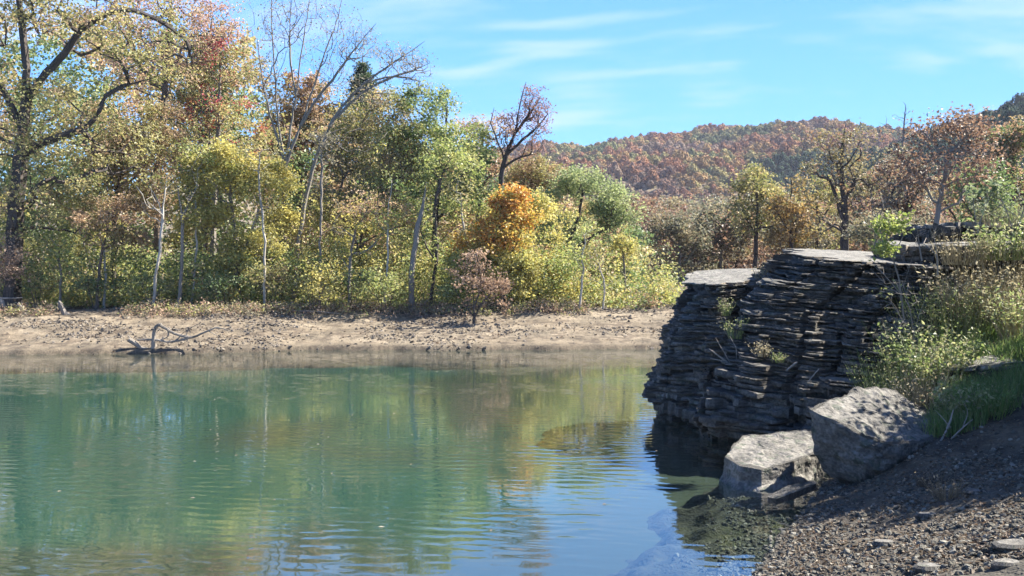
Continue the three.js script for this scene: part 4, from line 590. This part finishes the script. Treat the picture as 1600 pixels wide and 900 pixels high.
// ---------------------------------------------------------------- plants on the bluff and the near slope
function onGround(px, D) { const p = at(px, 450, D); p.y = height(p.x, p.z); return p; }
function weed(label, base, h, spread, n, colours, seed, opts = {}) {          // a tuft of dry stalks with seed heads or small leaves
  const r = rng(seed), st = new Shape(), fo = new Shape();
  for (let i = 0; i < n; i++) {
    const a = r() * 6.283, q = spread * Math.sqrt(r()), hh = h * (0.55 + 0.55 * r()), lean = (opts.lean || 0.25) * hh, b = V(base.x + Math.cos(a) * q * 0.6, base.y - 0.02, base.z + Math.sin(a) * q * 0.6), tip = V(b.x + Math.cos(a) * lean * r() + gauss(r) * 0.1 * hh, b.y + hh, b.z + Math.sin(a) * lean * r());
    const mid = b.clone().lerp(tip, 0.55).add(V(gauss(r) * 0.05, 0, gauss(r) * 0.05).multiplyScalar(hh)), cv = new THREE.QuadraticBezierCurve3(b, mid, tip), c = pick(colours, r), cc = () => c, pts = cv.getPoints(5);
    tube(st, pts, pts.map((_, k) => (opts.rad || 0.005) * (1 - 0.13 * k)), 3, cc);
    for (let k = 0; k < (opts.per ?? 10); k++) { const t = 0.35 + 0.65 * r(), p = cv.getPoint(t), sg = (opts.sigma || 0.05); const s = (opts.leaf || 0.035) * (0.6 + 0.8 * r()); leaf(fo, p.x + gauss(r) * sg, p.y + gauss(r) * sg, p.z + gauss(r) * sg, s, s * (opts.wide || 0.5), r, pick(opts.leafPal || colours, r), 0.2); }
  }
  const g = thing(opts.name || 'dry_weed', label, opts.cat || 'weed', base, opts.group);
  part('stalks', st.build(base), M.dry, g, 'stuff'); if (fo.k) part('leaves', fo.build(base), M.leaf, g, 'stuff'); return g;
}
const STRAW = [[0.42, 0.37, 0.24, 3], [0.34, 0.295, 0.18, 2], [0.26, 0.215, 0.135, 2]], WEEDY = [[0.30, 0.30, 0.14, 2], [0.26, 0.24, 0.15, 1], [0.19, 0.24, 0.08, 3]], FRESH = [[0.15, 0.24, 0.06, 3], [0.11, 0.18, 0.05, 2], [0.24, 0.27, 0.10, 2]];
const soil = (px, D) => onGround(px, D);
[
  ['tall straw-coloured weeds at the photo edge above the bright grass', soil(1575, 21), 1.15, 0.8, 120, STRAW], ['straw-coloured weeds right of the pale cracked slab', soil(1530, 20.5), 1.0, 0.7, 110, STRAW], ['yellowish weeds between the cracked slab and the bluff shoulder', soil(1490, 20), 0.95, 0.6, 90, WEEDY], ['olive weeds crowding the bluff shoulder below the bright sapling', soil(1445, 19.2), 0.95, 0.55, 90, WEEDY],
  ['olive brown weeds draping over the bluff end above the larger boulder', soil(1415, 18.4), 0.85, 0.5, 90, WEEDY], ['dry weeds at the inner end of the jutting slab', soil(1470, 17.8), 0.75, 0.4, 70, WEEDY], ['pale dry weeds behind the larger boulder peak', soil(1445, 17.3), 0.6, 0.35, 60, STRAW], ['tangled weeds in the shade right of the larger boulder', soil(1500, 16.2), 0.4, 0.35, 60, WEEDY],
  ['leafy green weeds overhanging the bluff end behind the larger boulder', soil(1400, 18.9), 1.1, 0.5, 70, [[0.20, 0.24, 0.08, 2], [0.15, 0.19, 0.06, 2]]], ['leafy yellow-green weeds on the bluff shoulder left of the straw weeds', soil(1460, 20.6), 1.2, 0.6, 80, [[0.27, 0.28, 0.09, 2], [0.18, 0.20, 0.07, 2]]],
  ['short weeds in the shade under the jutting slab', soil(1540, 16.0), 0.4, 0.4, 60, FRESH], ['straw weeds at the photo edge level with the jutting slab', soil(1610, 19), 0.8, 0.6, 80, STRAW],
  ['short straw weeds along the lip of the pale cracked slab', at(1500, 412, 20.6), 0.5, 0.5, 50, STRAW], ['wispy weeds hiding the slab ledge corner at the photo edge', at(1570, 405, 20.6), 0.6, 0.6, 60, WEEDY], ['wispy straw weeds rooted on top of the upper ledge', at(1560, 352, 23.2), 0.4, 0.5, 40, STRAW],
].forEach(([label, p, h, sp, n, pal], i) => weed(label, p, h * 1.35, sp * 1.5, Math.round(n * 2.4), pal, 800 + i, { group: 'weeds on the near slope', per: i % 2 ? 6 : 4, leafPal: i % 3 === 2 ? WEEDY : pal, sigma: 0.05, leaf: i % 2 ? 0.085 : 0.055, wide: i % 2 ? 0.5 : 0.35, rad: 0.006, lean: 0.6 }));
[
  ['white dry grass tuft at the step between the two bluff tops', at(1190, 446, 24.1), 0.55, 0.12, 26, STRAW], ['small olive plant on the ledge of the lower bluff block', at(1135, 492, 22.9), 0.4, 0.18, 26, WEEDY], ['dry plant in the cleft between the bluff blocks', at(1148, 528, 21.9), 0.5, 0.25, 40, WEEDY], ['pale dry sprig on the lower lip of the bluff ledge', at(1190, 556, 21.0), 0.35, 0.22, 26, STRAW], ['greenish sprig growing from the bluff face above the boulders', at(1215, 565, 20.7), 0.25, 0.2, 22, WEEDY],
].forEach(([label, p, h, sp, n, pal], i) => weed(label, p, h, sp, n, pal, 830 + i, { name: 'ledge_plant', cat: 'plant', group: 'plants growing on the bluff', per: 5, sigma: 0.04, leaf: 0.045, rad: 0.006, lean: 0.6 }));
weed('dead grass tuft with bent twigs on the open gravel', soil(1480, 12.6), 0.32, 0.22, 60, [[0.22, 0.17, 0.11, 2], [0.30, 0.24, 0.15, 1]], 850, { name: 'dead_tuft', cat: 'grass tuft', per: 2, lean: 0.9, rad: 0.005 });
weed('dark withered tuft on the shaded gravel above the dead grass tuft', soil(1455, 14.0), 0.22, 0.26, 50, [[0.10, 0.08, 0.06, 2], [0.16, 0.12, 0.08, 1]], 851, { name: 'dead_tuft', cat: 'grass tuft', per: 2, lean: 0.9, rad: 0.005 });
{
  const grass = (name, label, seed, n, place, h) => { const r = rng(seed), S = new Shape(false, 16384); for (let i = 0; i < n; i++) { const p = place(r); if (!p) continue; const c = pick(FRESH, r), hh = h * (0.5 + 0.8 * r()), a = r() * 6.283, w = 0.006 + 0.004 * r(), dx = Math.cos(a), dz = Math.sin(a), lx = gauss(r) * 0.35 * hh, lz = gauss(r) * 0.35 * hh; const A = S.vert(p.x - dx * w, p.y - 0.01, p.z - dz * w, ...c.slice(0, 3)), B = S.vert(p.x + dx * w, p.y - 0.01, p.z + dz * w, ...c.slice(0, 3)), C = S.vert(p.x + lx * 0.4 + dx * w * 0.7, p.y + hh * 0.6, p.z + lz * 0.4 + dz * w * 0.7, ...c.slice(0, 3)), E = S.vert(p.x + lx * 0.4 - dx * w * 0.7, p.y + hh * 0.6, p.z + lz * 0.4 - dz * w * 0.7, ...c.slice(0, 3)), T = S.vert(p.x + lx, p.y + hh, p.z + lz, ...c.slice(0, 3)); S.quad(A, B, C, E); S.tri(E, C, T); } single(name, S.build(), M.leaf, label, 'grass', null, 'stuff'); };
  grass('grass', 'fresh green grass on the near slope above and below the jutting slab', 860, 30000, (r) => { const D = lerp(15.6, 21.5, r()), px = lerp(1440, 1680, r()), p = soil(px, D); if (noise3(p.x * 1.3, p.z * 1.3, 3) + 0.5 * (r() - 0.5) < -0.1 + 0.4 * (px < 1480)) return null; return p; }, 0.30);
}
// saplings and bare twigs over the ledges
tree('green_sapling', 'bright yellow-green sapling glowing above the bluff rim', 'sapling', { seed: 901, D: 20.3, foot: false, trunks: [[[1408, 470], [1405, 440], [1398, 410], [1390, 380], [1388, 345]], [[1398, 410], [1382, 385], [1375, 360]], [[1396, 400], [1408, 375], [1412, 350]]], r0: 0.018, blobs: [[1390, 352, 20, 18, 34], [1382, 385, 22, 16, 26], [1408, 350, 12, 16, 14]], pal: [[0.30, 0.34, 0.09, 3], [0.20, 0.25, 0.06, 2], [0.36, 0.38, 0.14, 1]], per: 8, sigma: 0.09, leafLen: 0.085, tip: 0.004, bark: 'dead', first: 0.3 });
tree('sumac_sapling', 'sumac sapling with long drooping pale leaflets over the upper ledge', 'sapling', { seed: 902, D: 21.5, foot: false, trunks: [[[1535, 420], [1530, 370], [1525, 330], [1520, 300]], [[1528, 350], [1545, 310], [1555, 292]]], r0: 0.02, blobs: [[1520, 300, 26, 10, 14], [1530, 318, 26, 10, 12], [1552, 292, 10, 6, 5]], pal: [[0.17, 0.21, 0.10, 3], [0.22, 0.24, 0.14, 2]], per: 5, sigma: 0.06, leafLen: 0.12, tip: 0.004, bark: 'dead', first: 0.4, droop: 0.8 });
const twigs = [
  [903, 20.2, [[[1440, 408], [1437, 370], [1428, 345], [1424, 340]], [[1437, 380], [1420, 360]]], [[1432, 360, 14, 22, 8]], 'bent pale dead stem beside the bright sapling', 0.014], [904, 20.0, [[[1465, 430], [1463, 390], [1458, 360], [1448, 345]], [[1463, 395], [1445, 382], [1430, 380]]], [[1455, 370, 24, 20, 12]], 'forked pale dead stem in front of the cracked slab', 0.014],
  [905, 21.8, [[[1590, 400], [1580, 350], [1560, 300], [1545, 280]], [[1585, 370], [1600, 320], [1606, 280]], [[1580, 350], [1555, 335], [1530, 330]]], [[1575, 310, 40, 34, 50], [1600, 290, 30, 40, 30]], 'pale tangle of bare twigs at the photo edge over the upper ledge', 0.018], [906, 19.6, [[[1412, 500], [1405, 455], [1380, 425], [1355, 400]], [[1405, 455], [1420, 420], [1428, 395]]], [[1385, 430, 36, 30, 14]], 'thin bare arching stems across the stepped bluff face', 0.014],
  [907, 19.0, [[[1425, 560], [1422, 500], [1410, 440]], [[1424, 520], [1440, 470], [1455, 430]], [[1423, 530], [1400, 480], [1375, 450]]], [[1415, 480, 45, 50, 50]], 'fine grey brush of twigs in front of the bluff shoulder', 0.012], [908, 20.6, [[[1370, 400], [1368, 360], [1382, 315], [1385, 300]], [[1370, 365], [1400, 350], [1440, 335]]], [[1378, 320, 14, 22, 8]], 'crooked bare twig rising left of the bright sapling', 0.013],
];
twigs.forEach(([seed, D, trunks, blobs, label, r0]) => tree('bare_shrub', label, 'shrub', { seed, D, foot: false, stem: 'stems', trunks, r0, blobs, pal: PAL.drab, per: 0, tip: 0.004, bark: 'dead', first: 0.1, up: 0.4 }, 'bare shrubs over the ledges'));
wood('dead_branch', 'pale broken branch fan lying on the ledge of the lower bluff block', 'branch', 21.6, [[[1160, 585, 0.02], [1135, 565, 0.022], [1108, 545, 0.012]], [[1145, 573, 0.014], [1125, 540, 0.010], [1118, 528, 0.006]], [[1150, 578, 0.014], [1150, 545, 0.010], [1140, 525, 0.005]], [[1135, 565, 0.012], [1110, 560, 0.006]]], 'dead', 711);
wood('dead_branch', 'short whitish stick on the bluff lip above the boulders', 'branch', 20.0, [[[1228, 580, 0.018], [1240, 570, 0.024], [1246, 566, 0.020]]], 'pale', 712);
wood('dead_branch', 'thin straight stick propped on the dark bluff foot', 'branch', 19.7, [[[1262, 597, 0.010], [1272, 585, 0.011], [1280, 576, 0.008]]], 'dead', 713);
wood('root_tangle', 'tangle of bleached roots and twigs at the right end of the larger boulder', 'roots', 15.6, [[[1470, 690, 0.02], [1482, 665, 0.018], [1490, 640, 0.010]], [[1475, 700, 0.016], [1500, 672, 0.016], [1520, 655, 0.008]], [[1462, 735, 0.010], [1478, 712, 0.012], [1506, 700, 0.012], [1530, 690, 0.006]], [[1485, 668, 0.010], [1470, 650, 0.008], [1462, 642, 0.004]], [[1495, 680, 0.010], [1515, 690, 0.010], [1525, 712, 0.005]], [[1480, 720, 0.008], [1460, 712, 0.008], [1442, 716, 0.005]], [[1504, 668, 0.010], [1512, 645, 0.006], [1506, 630, 0.004]], [[1490, 700, 0.012], [1492, 725, 0.010], [1486, 745, 0.006]]], 'dead', 714, null, 5);
wood('fallen_branch', 'long pale branch lying on the shaded slope right of the root tangle', 'branch', 16.2, [[[1530, 640, 0.012], [1550, 655, 0.018], [1572, 664, 0.016], [1596, 660, 0.010]], [[1550, 655, 0.012], [1565, 672, 0.010], [1580, 680, 0.006]]], 'dead', 715);
wood('fallen_branch', 'bent twig on the open gravel below the dead grass tuft', 'branch', 12.2, [[[1484, 815, 0.010], [1480, 832, 0.012], [1486, 842, 0.010], [1492, 850, 0.006]], [[1482, 822, 0.007], [1500, 826, 0.008], [1510, 832, 0.007], [1512, 846, 0.004]]], 'dead', 716);
wood('fallen_branch', 'straight pale stick on the gravel near the flat stone', 'branch', 11.6, [[[1515, 856, 0.008], [1535, 848, 0.009], [1552, 841, 0.005]]], 'dead', 717);
// trees on the slope outside the frame whose shade falls on the shore
[['hackberry_tree', 'leafy small tree beyond the photo edge shading the shore slope', 10.6, -15.6, 3.9, 61], ['hackberry_tree', 'second leafy small tree beyond the photo edge shading the upper slope', 11.6, -17.0, 3.4, 62], ['hackberry_tree', 'leafy small tree beyond the photo edge nearest to the viewer', 10.4, -14.0, 3.5, 63]].forEach(([name, label, x, z, h, seed]) => {
  const D = -z, px = 800 + FOCAL * x / D, m = FOCAL / D, y0 = height(x, z), py = (y) => 425 - (y - EYE.y) * m;
  tree(name, label, 'tree', { seed, D, trunks: [[[px, py(y0)], [px + 10, py(y0 + h * 0.4)], [px - 10, py(y0 + h * 0.9)]]], r0: 0.08, blobs: [[px, py(y0 + h * 0.62), 1.5 * m, 0.3 * h * m, 60], [px, py(y0 + h * 0.85), 1.1 * m, 0.2 * h * m, 30]], pal: PAL.olive, per: 50, sigma: 0.4, leafLen: 0.15, bark: 'grey' }, 'trees beyond the photo edge');
});
console.log('all leaves', leavesMade);
shadows(scene);
renderer.render(scene, camera);
